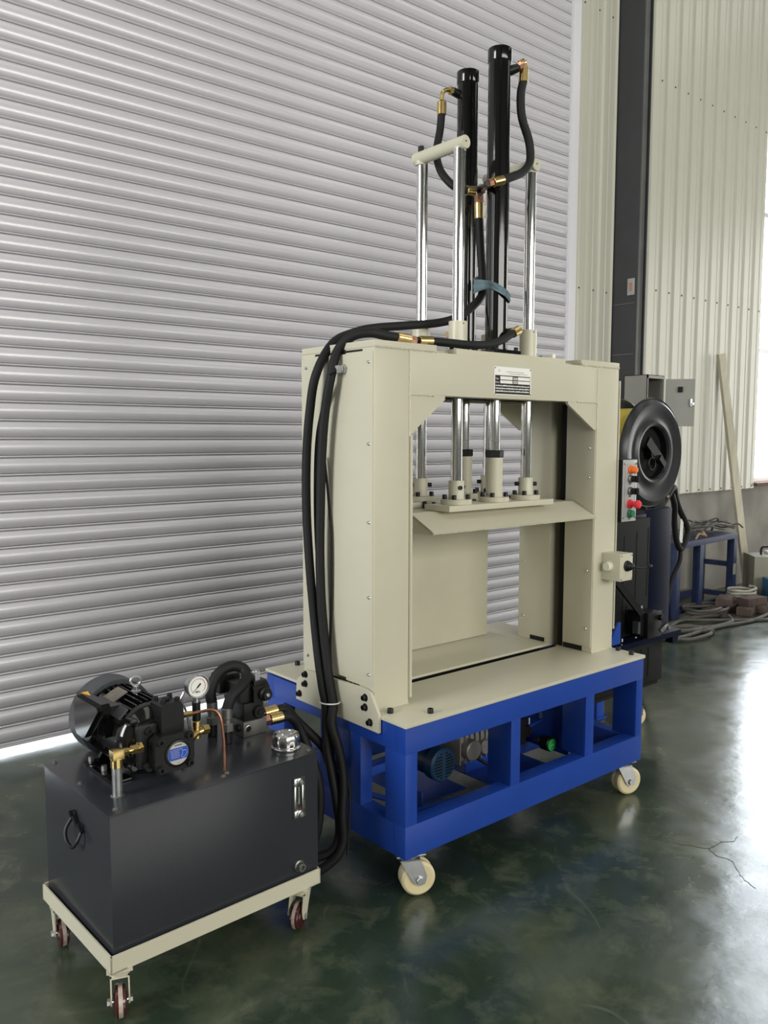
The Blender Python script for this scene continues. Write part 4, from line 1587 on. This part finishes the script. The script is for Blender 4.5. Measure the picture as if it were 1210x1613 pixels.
def arc(bb, r0, a0, a1, w, n=20):
    for i in range(n):
        a = math.radians(a0 + (a1 - a0) * i / n)
        c = math.radians(a0 + (a1 - a0) * (i + 1) / n)
        q = [o3 + xd * (math.cos(t_) * r_) + zd * (math.sin(t_) * r_) for t_, r_ in ((a, r0), (c, r0), (c, r0 + w), (a, r0 + w))]
        bb._f([bb._v(p) for p in q])


arc(b, 0.0205, 225, 60, 0.0009)
for i in range(13):
    a = 225 - 270 * i / 12
    arc(b, 0.0185, a - 1, a + 1, 0.003, 1)
b.bar(o3 + fd * 0.001 + xd * 0.005 + zd * 0.005, o3 + fd * 0.001 - xd * 0.016 - zd * 0.0155, 0.0012, 0.0006, up=fd)
b.bar(o3 + fd * 0.001 + xd * 0.0075 + zd * 0.0075, o3 + fd * 0.001 - xd * 0.003 - zd * 0.003, 0.0042, 0.0006, up=fd)
text_into(b, 'MPa', 0.008, o3 - xd * 0.008 - zd * 0.017, xd, zd, 0.0002)
b.mi = 2
arc(b, 0.0205, 62, -40, 0.0016)
b.build('dial', ['white_plate', 'plate_black', 'redmark'], gg)
b = B()
b.cyl((gx, gy + 0.010, gz - 0.045), (gx, gy + 0.010, gz - 0.098), 0.0115, n=18)
b.build('gauge_adapter', 'bolt', unit)
b = B()
gyy = gy + 0.010
b.cyl((gx, gyy, gz - 0.112), (gx, gyy, gz - 0.097), 0.0125, n=18, ch=0.001)
b.cyl((gx, gyy, gz - 0.145), (gx, gyy, gz - 0.112), 0.0105, n=18)
b.cyl((0.285, 0.140, 0.578), (gx, gyy, 0.582), 0.0105, n=18)
b.hexn((0.282, 0.138, 0.578), (0.302, 0.152, 0.579), 0.0145)
b.cyl((gx, gyy, 0.582), (0.368, gyy, 0.584), 0.010, n=18)
b.hexn((0.350, gyy, 0.584), (0.369, gyy, 0.584), 0.0135)
b.build('brass_tee', 'brass', unit, 'brass tee under the gauge')
# clamp strap behind gauge
b = B()
b.tube([(0.300, 0.18, 0.70), (0.292, 0.185, 0.675), (0.305, 0.185, 0.65), (0.316, 0.185, 0.60), (0.318, 0.19, 0.505)], 0.0035, 8)
b.build('gauge_stay', 'zinc', unit)

# copper pipe
b = B()
b.tube([(0.290, 0.122, 0.658), (0.312, 0.110, 0.661), (0.330, 0.095, 0.665), (0.343, 0.085, 0.660), (0.350, 0.077, 0.640), (0.353, 0.070, 0.594), (0.353, 0.066, 0.544), (0.352, 0.065, 0.503)], 0.0042, 12)
b.build('copper_pipe', 'copper', unit)
b = B()
b.cyl((0.262, 0.132, 0.656), (0.270, 0.130, 0.656), 0.006, n=12)
b.hexn((0.268, 0.130, 0.656), (0.291, 0.122, 0.658), 0.0088)
b.build('pipe_nut', 'brass', unit)

# arched hose between pump and valve block
b = B()
b.tube([(0.462, 0.315, 0.600), (0.459, 0.317, 0.628), (0.468, 0.318, 0.660), (0.494, 0.315, 0.692), (0.530, 0.305, 0.703), (0.556, 0.288, 0.692), (0.550, 0.264, 0.672), (0.520, 0.246, 0.656), (0.482, 0.238, 0.636), (0.464, 0.236, 0.600)], 0.016, 14)
arch = b.build('return_hose', 'rubber', unit, 'thick black hose looped over the valve')
b = B()
for (x, y) in ((0.462, 0.315), (0.464, 0.236)):
    b.cyl((x, y, 0.575), (x, y, 0.607), 0.0165, n=18, ch=0.002)
    b.cyl((x, y, 0.560), (x, y, 0.577), 0.014, n=18)
    b.hexn((x, y, 0.538), (x, y, 0.562), 0.019)
b.build('hose_fitting', 'steel', arch, split=True)
b = B()
for (x, y) in ((0.462, 0.315), (0.464, 0.236)):
    b.cyl((x, y, 0.503), (x, y, 0.538), 0.0145, n=18, ch=0.002)
b.build('pipe_stub', 'bolt', arch, split=True)

# valve stack
b = B()
b.box(0.520, 0.600, 0.236, 0.325, 0.5035, 0.548, 0.001)
vm = b.build('valve_manifold', 'steel', unit, 'bare steel manifold block')
b = B()
b.lathe([(0.0085, 0.0005), (0.0105, 0.001), (0.0085, 0.0015)], (0.536, 0.236, 0.527), (0, -1, 0), 20)
b.build('port_ring', 'zinc', vm)
b = B()
b.cyl((0.536, 0.2365, 0.527), (0.536, 0.2352, 0.527), 0.0085, n=20)
b.cyl((0.5205, 0.262, 0.527), (0.512, 0.262, 0.527), 0.012, n=20)
b.build('port_plug', 'bolt', vm)
b = B()
b.box(0.526, 0.594, 0.242, 0.318, 0.548, 0.600, 0.003)
b.box(0.520, 0.588, 0.252, 0.345, 0.600, 0.655, 0.004)
b.cyl((0.575, 0.243, 0.570), (0.575, 0.232, 0.570), 0.019, n=24, ch=0.002)
b.cyl((0.575, 0.232, 0.570), (0.575, 0.228, 0.570), 0.009, n=6)
b.prism([(0.235, 0.600), (0.262, 0.597), (0.262, 0.650), (0.250, 0.655), (0.235, 0.640)], 'x', 0.556, 0.612)
b.box(0.560, 0.605, 0.24, 0.275, 0.645, 0.663, 0.003)
b.lathe([(0, 0), (0.021, 0), (0.021, 0.010), (0.015, 0.014), (0.015, 0.022), (0, 0.022)], (0.592, 0.236, 0.622), (0, -1, 0), 24)
b.box(0.500, 0.530, 0.335, 0.385, 0.615, 0.672, 0.004)
b.box(0.53, 0.575, 0.34, 0.40, 0.61, 0.668, 0.004)
vv = b.build('directional_valve', 'black', unit)
b = B()
b.hexn((0.578, 0.262, 0.660), (0.578, 0.262, 0.688), 0.0165)
b.cyl((0.578, 0.262, 0.688), (0.578, 0.262, 0.692), 0.010, n=12)
b.cyl((0.548, 0.285, 0.655), (0.548, 0.285, 0.668), 0.007, n=12)
b.lathe([(0, 0), (0.0065, 0), (0.0055, 0.003), (0, 0.0035)], (0.592, 0.214, 0.622), (0, -1, 0), 14)
b.build('adjusting_nut', 'zinc', vv, split=True)
# breather cap
fx, fy = 0.566, 0.088
b = B()
b.lathe([(0, 0), (0.040, 0), (0.041, 0.002), (0.041, 0.007), (0.038, 0.010), (0.036, 0.0105)], (fx, fy, 0.503), n=40)
ring_pts = []
N_ = 64
profs = [(0.0365, 0.010), (0.0395, 0.014), (0.0395, 0.034), (0.036, 0.043), (0.032, 0.0445)]
rings = []
for (r_, h_) in profs:
    row = []
    for i in range(N_):
        a = 2 * PI * i / N_
        s_ = 1 + 0.035 * (abs(math.cos(4.5 * a)) - 0.6) * (1 if 0.012 < h_ < 0.040 else 0.2)
        row.append(b._v((fx + r_ * s_ * math.cos(a), fy + r_ * s_ * math.sin(a), 0.503 + h_)))
    rings.append(row)
for a_, c_ in zip(rings, rings[1:]):
    for i in range(N_):
        j = (i + 1) % N_
        b._f([a_[i], a_[j], c_[j], c_[i]])
b.lathe([(0.0335, 0.0443), (0.031, 0.046), (0.022, 0.0465), (0.021, 0.0445), (0.018, 0.0445), (0.017, 0.0462), (0, 0.0462)], (fx, fy, 0.503), n=40)
b.build('filler_cap', 'cap_chrome', unit, 'shiny chrome fluted filler cap')

# oil level sight glass
b = B()
yy = 0.0118
for (x0, x1, z0, z1) in ((0.5335, 0.5700, 0.333, 0.355), (0.5335, 0.5700, 0.425, 0.447), (0.5335, 0.5445, 0.355, 0.425), (0.559, 0.5700, 0.355, 0.425)):
    b.box(x0, x1, yy - 0.0095, yy, z0, z1, 0.0018)
sg = b.build('sight_glass', 'chrome', unit, 'chrome-framed oil level gauge')
b = B()
b.box(0.5445, 0.559, yy - 0.004, yy - 0.0005, 0.355, 0.425)
b.mi = 1
b.box(0.5448, 0.5587, yy - 0.0045, yy - 0.004, 0.356, 0.366)
b.mi = 2
b.box(0.5495, 0.554, yy - 0.0050, yy - 0.0042, 0.37, 0.42)
b.build('sight_tube', ['plate_black', 'maroon', 'galv'], sg)
b = B()
for z in (0.344, 0.436):
    b.lathe([(0, 0), (0.0095, 0), (0.0095, 0.002), (0.007, 0.003), (0.007, 0.009), (0.005, 0.011), (0, 0.011)], (0.5515, yy - 0.009, z), (0, -1, 0), 18)
b.build('gauge_bolt', 'zinc', sg, split=True)
# drain plug
b = B()
b.lathe([(0, 0), (0.016, 0), (0.016, 0.006), (0.012, 0.008), (0.012, 0.020), (0.0105, 0.022), (0.006, 0.022), (0.006, 0.014), (0, 0.014)], (0.551, 0.012, 0.192), (0, -1, 0), 20)
b.build('drain_plug', 'steel', unit)

# hoses leaving the manifold (world coordinates)
cs, sn = math.cos(math.radians(1.7)), math.sin(math.radians(1.7))


def U(x, y, z):
    return (-0.859 + cs * x - sn * y, 0.074 + sn * x + cs * y, z)


for nm, off, end, lbl in (('supply_hose', 0.0, [(-0.05, 0.34, 0.40), (-0.03, 0.33, 0.345), (0.03, 0.33, 0.32), (0.09, 0.36, 0.31)], 'black hose from the manifold into the blue base, rear of the pair'),
                          ('supply_hose', 1.0, [(-0.10, 0.30, 0.33), (-0.10, 0.29, 0.22), (-0.12, 0.30, 0.12), (-0.19, 0.34, 0.05), (-0.20, 0.46, 0.03)], 'black hose from the manifold dropping behind the tank, front of the pair')):
    if off == 0:
        pth = [U(0.668, 0.288, 0.541), U(0.705, 0.285, 0.536), U(0.745, 0.28, 0.49)] + end
        f0, f1, f2 = U(0.600, 0.293, 0.538), U(0.626, 0.292, 0.539), U(0.672, 0.289, 0.541)
    else:
        pth = [U(0.664, 0.254, 0.529), U(0.700, 0.250, 0.520), U(0.735, 0.245, 0.465)] + end
        f0, f1, f2 = U(0.600, 0.258, 0.528), U(0.624, 0.257, 0.529), U(0.668, 0.254, 0.529)
    hose(nm, lbl, pth, 0.0145, [
        ('hose_nut', 'copper_bright', lambda q, f0=f0, f1=f1: q.hexn(f0, f1, 0.0165)),
        ('ferrule', 'brass', lambda q, f1=f1, f2=f2: ferrule(q, f1, f2, 0.0175)),
    ], 'hoses between power unit and press')

# =================================================================== STRAPPING MACHINE
sm = tag(empty('strapping_machine', (1.5, 0.46, 0)), 'black and navy strapping machine with a big black reel behind the press', 'machine')
b = B()
b.box(0.45, 0.69, 0.02, 0.32, 0.44, 1.035, 0.003)
b.box(0.06, 0.452, 0.012, 0.32, 0.43, 1.02, 0.003)
body = b.build('machine_body', 'navy', sm)
b = B()
b.box(0.04, 0.465, -0.002, 0.0115, 0.45, 1.002, 0.001)
fp = b.build('front_panel', 'matte_black', sm)
b = B()
for x, z0, z1 in ((0.26, 0.50, 0.93), (0.36, 0.62, 0.94), (0.455, 0.62, 0.955), (0.16, 0.5, 0.8), (0.29, 0.49, 0.60)):
    b.box(x - 0.0025, x + 0.0025, -0.0035, -0.0018, z0, z1)
b.build('panel_slot', 'bolt', fp, split=True)
b = B()
b.sheet([(0.012, 0.447), (-0.065, 0.440), (-0.068, 0.415)], 0.005, 'x', -0.05, 0.665)
b.prism([(0.6, 0.42), (0.66, 0.42), (0.64, 0.38), (0.60, 0.38)], 'y', -0.06, -0.02)
b.build('front_ledge', 'navy', sm)
b = B()
b.box(0.0, 0.56, -0.03, 0.31, 0.205, 0.43, 0.002)
b.box(0.0, 0.52, -0.034, 0.28, 0.192, 0.206)
lp = b.build('lower_panel', 'matte_black', sm)
b = B()
for x in (0.38, 0.44, 0.30):
    b.box(x - 0.0022, x + 0.0022, -0.0325, -0.0303, 0.24, 0.38)
b.build('panel_slot', 'bolt', lp, split=True)
b = B()
for x in (0.34, 0.05):
    b.box(x, x + 0.055, -0.02, 0.03, 0.115, 0.20, 0.002)
    b.box(x - 0.01, x + 0.065, -0.03, 0.04, 0.105, 0.115)
b.build('foot_bracket', 'blue', sm, split=True)
for (x, y) in ((0.385, 0.0), (0.06, 0.0), (0.385, 0.27), (0.06, 0.27)):
    b = B()
    b.lathe([(0, -0.021), (0.030, -0.021), (0.044, -0.019), (0.048, -0.010), (0.048, 0.010), (0.044, 0.019), (0.030, 0.021), (0, 0.021)], (x + 0.01, y, 0.048), (0.3, 1, 0), 28)
    w_ = b.build('caster_wheel', 'nylon', sm)
    b = B()
    b.box(x - 0.03, x + 0.03, y - 0.027, y - 0.023, 0.05, 0.104)
    b.box(x - 0.03, x + 0.03, y + 0.023, y + 0.027, 0.05, 0.104)
    b.box(x - 0.03, x + 0.03, y - 0.027, y + 0.027, 0.099, 0.104)
    b.build('wheel_fork', 'zinc', w_)
b = B()
b.bar((0.02, -0.02, 0.86), (0.28, -0.085, 0.575), 0.016, 0.030)
b.build('lever_arm', 'bolt', sm)
b = B()
b.box(0.30, 0.415, -0.11, -0.02, 0.456, 0.575, 0.003)
b.box(0.27, 0.30, -0.09, -0.02, 0.47, 0.585, 0.003)
b.cyl((0.40, -0.11, 0.545), (0.40, -0.125, 0.545), 0.014, n=16, ch=0.002)
bx = b.build('sealing_head', 'black', sm)
b = B()
b.obox((0.262, -0.075, 0.51), (0.018, 0.03, 0.055))
b.bar((0.38, -0.125, 0.485), (0.425, -0.135, 0.515), 0.012, 0.02)
b.cyl((0.42, -0.135, 0.50), (0.42, -0.15, 0.50), 0.011, n=12)
for x in (0.20, 0.31, 0.375):
    b.cyl((x, -0.04, 0.447), (x, -0.04, 0.462), 0.006, n=8)
b.cyl((0.335, -0.05, 0.575), (0.335, -0.05, 0.60), 0.006, n=8)
b.build('latch', 'zinc', bx, split=True)
b = B()
b.box(0.18, 0.66, 0.02, 0.30, 1.036, 1.042)
b.box(0.10, 0.45, 0.02, 0.30, 1.021, 1.036)
b.box(0.52, 0.62, 0.015, 0.14, 1.042, 1.11, 0.004)
b.box(0.44, 0.46, 0.01, 0.03, 1.036, 1.09)
b.cyl((0.35, 0.05, 1.042), (0.35, 0.05, 1.07), 0.01, n=10)
b.build('top_deck', 'matte_black', sm)
b = B()
b.hexn((0.60, 0.015, 1.095), (0.60, -0.01, 1.10), 0.012)
b.box(0.53, 0.56, 0.008, 0.0145, 1.085, 1.09)
b.build('deck_fitting', 'brass', sm)
# reel
RX, RZ = 0.352, 1.312
def disc_prof(s):
    return [(0.118, 0.0), (0.124, -0.010 * s), (0.135, -0.013 * s), (0.150, -0.006 * s), (0.170, -0.002 * s), (0.195, -0.012 * s), (0.222, -0.014 * s), (0.236, -0.004 * s), (0.244, 0.006 * s), (0.250, 0.004 * s), (0.2515, 0.010 * s), (0.247, 0.013 * s), (0.236, 0.002 * s), (0.200, -0.006 * s), (0.150, 0.0), (0.128, -0.004 * s), (0.118, 0.006 * s), (0.118, 0.0)]
for s, y in ((1, -0.075), (-1, 0.115)):
    b = B()
    b.lathe(disc_prof(s), (RX, y, RZ), (0, 1, 0), 72)
    rd = b.build('reel_disc', 'disc', sm)
    b = B()
    b.lathe([(0, 0.030 * s), (0.117, 0.030 * s), (0.119, 0.0), (0.1175, 0.034 * s), (0, 0.034 * s)], (RX, y, RZ), (0, 1, 0), 40)
    b.build('disc_centre', 'matte_black', rd)
b = B()
b.lathe([(0.12, -0.04), (0.205, -0.04), (0.205, 0.10), (0.12, 0.10)], (RX, 0, RZ), (0, 1, 0), 56)
b.build('strap_coil', 'yellow', sm, 'yellow coil of plastic strapping')
b = B()
b.cyl((RX, -0.085, RZ), (RX, 0.25, RZ), 0.028, n=24)
b.bar((RX - 0.055, -0.080, RZ + 0.055), (RX + 0.055, -0.080, RZ - 0.035), 0.014, 0.045)
b.bar((RX + 0.03, -0.092, RZ - 0.02), (RX + 0.075, -0.092, RZ - 0.06), 0.012, 0.026)
b.torus((RX - 0.02, -0.085, RZ - 0.05), (0, 1, 0), 0.028, 0.004, 24, 8)
b.bar((RX, 0.22, 1.03), (RX, 0.22, RZ), 0.05, 0.05)
b.build('hub_clamp', 'black', sm)
# thick cable loop at machine's right side
hose('supply_cable', 'thick black cable looping out of the strapping machine top', [(2.13, 0.50, 1.045), (2.26, 0.52, 1.13), (2.37, 0.57, 1.08), (2.46, 0.60, 1.01), (2.55, 0.60, 0.90), (2.535, 0.60, 0.83), (2.49, 0.60, 0.79), (2.45, 0.60, 0.83), (2.42, 0.60, 0.93), (2.38, 0.58, 1.03), (2.28, 0.54, 1.10)], 0.016, (), None, cat='cable')
hose('supply_cable', 'black cable dropping from the loop behind the strapping machine', [(2.49, 0.60, 0.79), (2.48, 0.60, 0.72), (2.44, 0.62, 0.62), (2.42, 0.64, 0.45), (2.40, 0.70, 0.20), (2.42, 0.80, 0.016), (2.45, 0.95, 0.016)], 0.012, (), None, cat='cable')
b = B()
b.prism([(0.0, 0.0), (0.03, -0.01), (0.035, 0.12), (0.005, 0.12)], 'y', 0, 0.002)
o = b.build('paper_tag', 'white', None, loc=(2.478, 0.602, 0.83))
tag(o, 'white paper tag hanging inside the black cable loop', 'tag')

# =================================================================== BACKGROUND OBJECTS
cab = tag(empty('electrical_cabinet', (3.72, 1.62, 1.40)), 'small grey electrical cabinet with an open door on the dark column', 'cabinet')
b = B()
for q in ((0, 0.004, 0, 0.189, 0, 0.425), (0.216, 0.22, 0, 0.189, 0, 0.425), (0, 0.22, 0, 0.189, 0.421, 0.425), (0, 0.22, 0, 0.189, 0, 0.004), (0, 0.22, 0.185, 0.189, 0, 0.425), (0, 0.22, 0, 0.004, 0.400, 0.425), (0, 0.22, 0, 0.004, 0, 0.02), (0, 0.018, 0, 0.004, 0, 0.425)):
    b.box(*q)
b.build('enclosure', 'cabinet', cab)
b = B()
b.box(0.02, 0.20, 0.175, 0.18, 0.02, 0.40)
b.mi = 1
b.box(0.05, 0.12, 0.10, 0.175, 0.20, 0.23, 0.003)
b.box(0.06, 0.10, 0.11, 0.175, 0.23, 0.25, 0.003)
b.build('terminal_rail', ['cab_dark', 'label_grey'], cab)
b = B()
L0, L1 = Vector((0.224, -0.012, 0)), Vector((0.355, -0.165, 0))
b.bar(L0 + Vector((0, 0, 0.23)), L1 + Vector((0, 0, 0.23)), 0.012, 0.34, up=(0, 0, 1))
dr = b.build('cabinet_door', 'cabinet', cab)
dd = (L1 - L0).normalized()
nn = Vector((dd.y, -dd.x, 0)).normalized()
if nn.dot(Vector((-1, -1, 0))) < 0:
    nn = -nn
b = B()
p = L0 + dd * 0.10 + nn * 0.012 + Vector((0, 0, 0.325))
b.obox(p, (0.03, 0.03, 0.04), Matrix.Rotation(math.atan2(dd.y, dd.x), 3, 'Z'), 0.004)
b.mi = 1
p = L0 + dd * 0.175 + nn * 0.012 + Vector((0, 0, 0.23))
b.obox(p, (0.018, 0.02, 0.055), Matrix.Rotation(math.atan2(dd.y, dd.x), 3, 'Z'), 0.003)
b.obox(p + dd * 0.012 - Vector((0, 0, 0.01)), (0.02, 0.028, 0.02), Matrix.Rotation(math.atan2(dd.y, dd.x), 3, 'Z'), 0.003)
b.build('door_latch', ['matte_black', 'zinc'], dr)

# small tagged hook on the column
hk = tag(empty('hanging_tag', (3.853, 1.86, 2.42)), 'small clear bag with an orange tag taped on the dark column', 'tag')
b = B()
b.box(-0.006, -0.001, -0.03, 0.03, 0.0, 0.12, 0.002)
b.build('bag', 'grey_plastic', hk)
b = B()
b.box(-0.009, -0.006, -0.012, 0.012, 0.03, 0.09)
b.build('orange_tag', 'copper_bright', hk)

# leaning plank
plk = tag(empty('timber_plank', (5.70, 1.80, 0)), 'long pale timber leaning against the cladding beside the window', 'plank')
b = B()
b.bar((0, 0, 0.016), (-0.31, 0.17, 2.10), 0.060, 0.05, up=(0.6, 0.8, 0))
b.build('board', 'plank', plk)

# steel bench
bn = tag(empty('steel_bench', (4.13, 1.58, 0), math.radians(4)), 'dark blue steel frame bench against the concrete wall', 'bench')
b = B()
b.box(0, 1.06, 0, 0.05, 0.54, 0.585, 0.002)
b.box(0, 1.06, 0.28, 0.33, 0.54, 0.585, 0.002)
b.box(0, 1.06, 0.05, 0.28, 0.572, 0.584)
b.box(1.01, 1.06, 0.05, 0.28, 0.54, 0.572)
b.box(0.0, 0.05, 0.05, 0.28, 0.54, 0.572)
b.build('bench_top', 'steel_blue', bn)
for x, y in ((1.0, 0), (1.0, 0.27), (0.38, 0), (0.38, 0.27), (0.0, 0.0), (0.0, 0.27)):
    b = B()
    b.box(x, x + 0.06, y, y + 0.06, 0, 0.54, 0.002)
    b.build('leg', 'steel_blue', bn)
b = B()
b.box(0.06, 1.0, 0.27, 0.30, 0.04, 0.09)
b.box(1.01, 1.05, 0.06, 0.27, 0.30, 0.34)
b.box(1.01, 1.05, 0.06, 0.27, 0.04, 0.08)
b.box(0.06, 1.0, 0.012, 0.042, 0.03, 0.07)
b.build('stretcher', 'steel_blue', bn, split=True)
b = B()
b.box(0.985, 1.03, -0.008, -0.002, 0.24, 0.33)
b.cyl((1.045, -0.002, 0.31), (1.045, -0.012, 0.31), 0.008, n=10)
b.build('bench_plate', 'cabinet', bn)

# rods and cable scraps on the bench
random.seed(11)
for i in range(9):
    x0 = random.uniform(4.28, 4.6)
    y0 = random.uniform(1.64, 1.84)
    pts = [(x0, y0, 0.60 + 0.01 * i)]
    an = random.uniform(-0.3, 0.3)
    for k_ in range(5):
        x0 += random.uniform(0.10, 0.17)
        y0 = min(1.90, max(1.60, y0 + random.uniform(-0.07, 0.07)))
        pts.append((x0, y0, 0.60 + 0.010 * i + random.uniform(0, 0.05) * (1 if k_ < 4 else 0)))
    bb = B()
    o0 = Vector(pts[0])
    bb.tube([Vector(q) - o0 for q in pts], 0.007, 7, k=5)
    o = bb.build('cable_length', 'cable', None, loc=pts[0])
    tag(o, 'dusty brown cable length heaped on the blue bench', 'cable', 'cable scraps on the bench')
b = B()
b.tube([(0, 0, 0), (0.03, -0.012, 0.04), (0.09, -0.02, 0.03), (0.12, 0.01, 0.05), (0.16, 0.0, 0.012)], 0.008, 8)
o = b.build('rag', 'card', None, loc=(4.42, 1.60, 0.595))
tag(o, 'crumpled yellow-brown rag at the front of the blue bench', 'rag')

# cables on the floor: big loose loops
def coil(cx, cy, rx, ry, turns, zz, r, lbl, mt, lead=None, lead_in=None, name='floor_cable', group=None, jit=0.06, seed=1, rise=0.0):
    rnd = random.Random(seed)
    pts = list(lead_in or [])
    n = int(turns * 12)
    for i in range(n + 1):
        a = 2 * PI * i / 12 + rnd.uniform(-0.05, 0.05)
        s_ = 1 + rnd.uniform(-jit, jit)
        pts.append((cx + rx * s_ * math.cos(a), cy + ry * s_ * math.sin(a), zz + rise * i / 12 + rnd.uniform(0, 0.006)))
    pts += list(lead or [])
    o0 = Vector(pts[0])
    bb = B()
    bb.tube([Vector(q) - o0 for q in pts], r, 8, k=4)
    o = bb.build(name, mt, None, loc=pts[0])
    tag(o, lbl, 'cable', group)


coil(4.15, 1.38, 0.36, 0.13, 2.3, 0.014, 0.013, 'grey-brown cable in wide loose loops on the floor, nearest loops', 'cable', lead=[(4.6, 1.15, 0.014), (5.0, 1.05, 0.014), (5.5, 1.1, 0.014)], seed=3, jit=0.12)
coil(4.45, 1.52, 0.22, 0.13, 1.8, 0.045, 0.012, 'grey-brown cable looped over the pile in front of the bench', 'cable', lead_in=[(3.9, 1.80, 0.05), (4.1, 1.72, 0.08)], seed=5, jit=0.10, rise=0.02)
coil(3.75, 1.30, 0.25, 0.16, 1.6, 0.014, 0.013, 'grey-brown cable loops beside the strapping machine foot', 'cable', lead=[(4.1, 1.24, 0.014), (4.5, 1.18, 0.014), (4.9, 1.22, 0.014)], seed=8, jit=0.12)
coil(5.02, 1.52, 0.125, 0.10, 6.0, 0.012, 0.010, 'pale cable coiled in a neat stack beside the teal box', 'cable_pale', seed=9, jit=0.05, rise=0.024, name='coiled_cable')
b = B()
b.tube([(0, 0, 0), (0.12, -0.10, 0.004), (0.22, -0.16, 0), (0.34, -0.26, 0)], 0.017, 8)
o = b.build('steel_rod', 'cable', None, loc=(3.62, 1.44, 0.018))
tag(o, 'short thick grey-brown pipe lying on the floor by the cables', 'pipe')

# cardboard
b = B()
b.sheet([(0.0, 0.0), (0.02, 0.12), (0.05, 0.22)], 0.004, 'x', -0.11, 0.11)
b.mi = 0
o = b.build('cardboard', 'card', None, loc=(3.96, 1.66, 0.002))
o.rotation_euler = (0, 0, math.radians(-30))
tag(o, 'torn brown cardboard sheet propped beside the bench', 'cardboard')

# bricks
bk = [(4.60, 1.50, 0, 12), (4.84, 1.50, 0, -8), (4.72, 1.50, 0.062, 20), (4.98, 1.33, 0, 5), (5.20, 1.22, 0, -20), (4.80, 1.36, 0, 15), (4.88, 1.36, 0.062, -10)]
lbls = ['brick on the floor in front of the bench, nearest the strapping machine', 'dull brick beside the bench leg', 'brick lying on top of the two in front of the bench', 'brick on the floor in front of the pale coil', 'reddish brick lying nearest the teal box', 'brick low in the pile by the floor cables', 'brick lying on another by the floor cables']
b = B()
b.box(-0.115, 0.115, -0.055, 0.055, 0, 0.06, 0.004)
br0 = b.build('brick', 'brick', None)
for i, (x, y, z, a) in enumerate(bk):
    o = br0 if i == 0 else br0.copy()
    if i:
        COL.objects.link(o)
    o.location = (x, y, z + 0.001)
    o.rotation_euler = (0, 0, math.radians(a))
    tag(o, lbls[i], 'brick', 'bricks by the bench')

# two equipment boxes at the frame's right edge
bxx = tag(empty('welding_machine', (5.36, 1.585, 0), math.radians(-45)), 'olive-grey welding machine case with a black handle, behind the teal box', 'machine')
b = B()
b.box(0, 0.62, 0, 0.28, 0.02, 0.375, 0.006)
for x in (0.04, 0.56):
    b.box(x, x + 0.04, 0.03, 0.25, 0, 0.02)
b.build('case', 'welder', bxx)
b = B()
b.tube([(0.10, 0.14, 0.375), (0.105, 0.14, 0.43), (0.16, 0.14, 0.445), (0.42, 0.14, 0.445), (0.47, 0.14, 0.43), (0.475, 0.14, 0.375)], 0.010, 8)
b.build('carry_handle', 'bolt', bxx)
b = B()
b.box(0.16, 0.5, 0.05, 0.25, 0.376, 0.40, 0.004)
b.build('paper_pad', 'white', bxx)
txx = tag(empty('teal_equipment_box', (5.24, 1.40, 0), math.radians(-45)), 'low teal-blue metal box in front of the olive welding case', 'box')
b = B()
b.box(0, 0.50, 0, 0.15, 0.025, 0.215, 0.004)
b.build('case', 'teal', txx)
b = B()
b.box(-0.005, 0.505, -0.004, 0.152, 0.006, 0.0249, 0.002)
b.box(0.02, 0.06, 0.02, 0.13, 0, 0.006)
b.box(0.44, 0.48, 0.02, 0.13, 0, 0.006)
b.cyl((0.1, -0.002, 0.14), (0.1, -0.014, 0.14), 0.007, n=10)
b.build('base_tray', 'galv', txx)
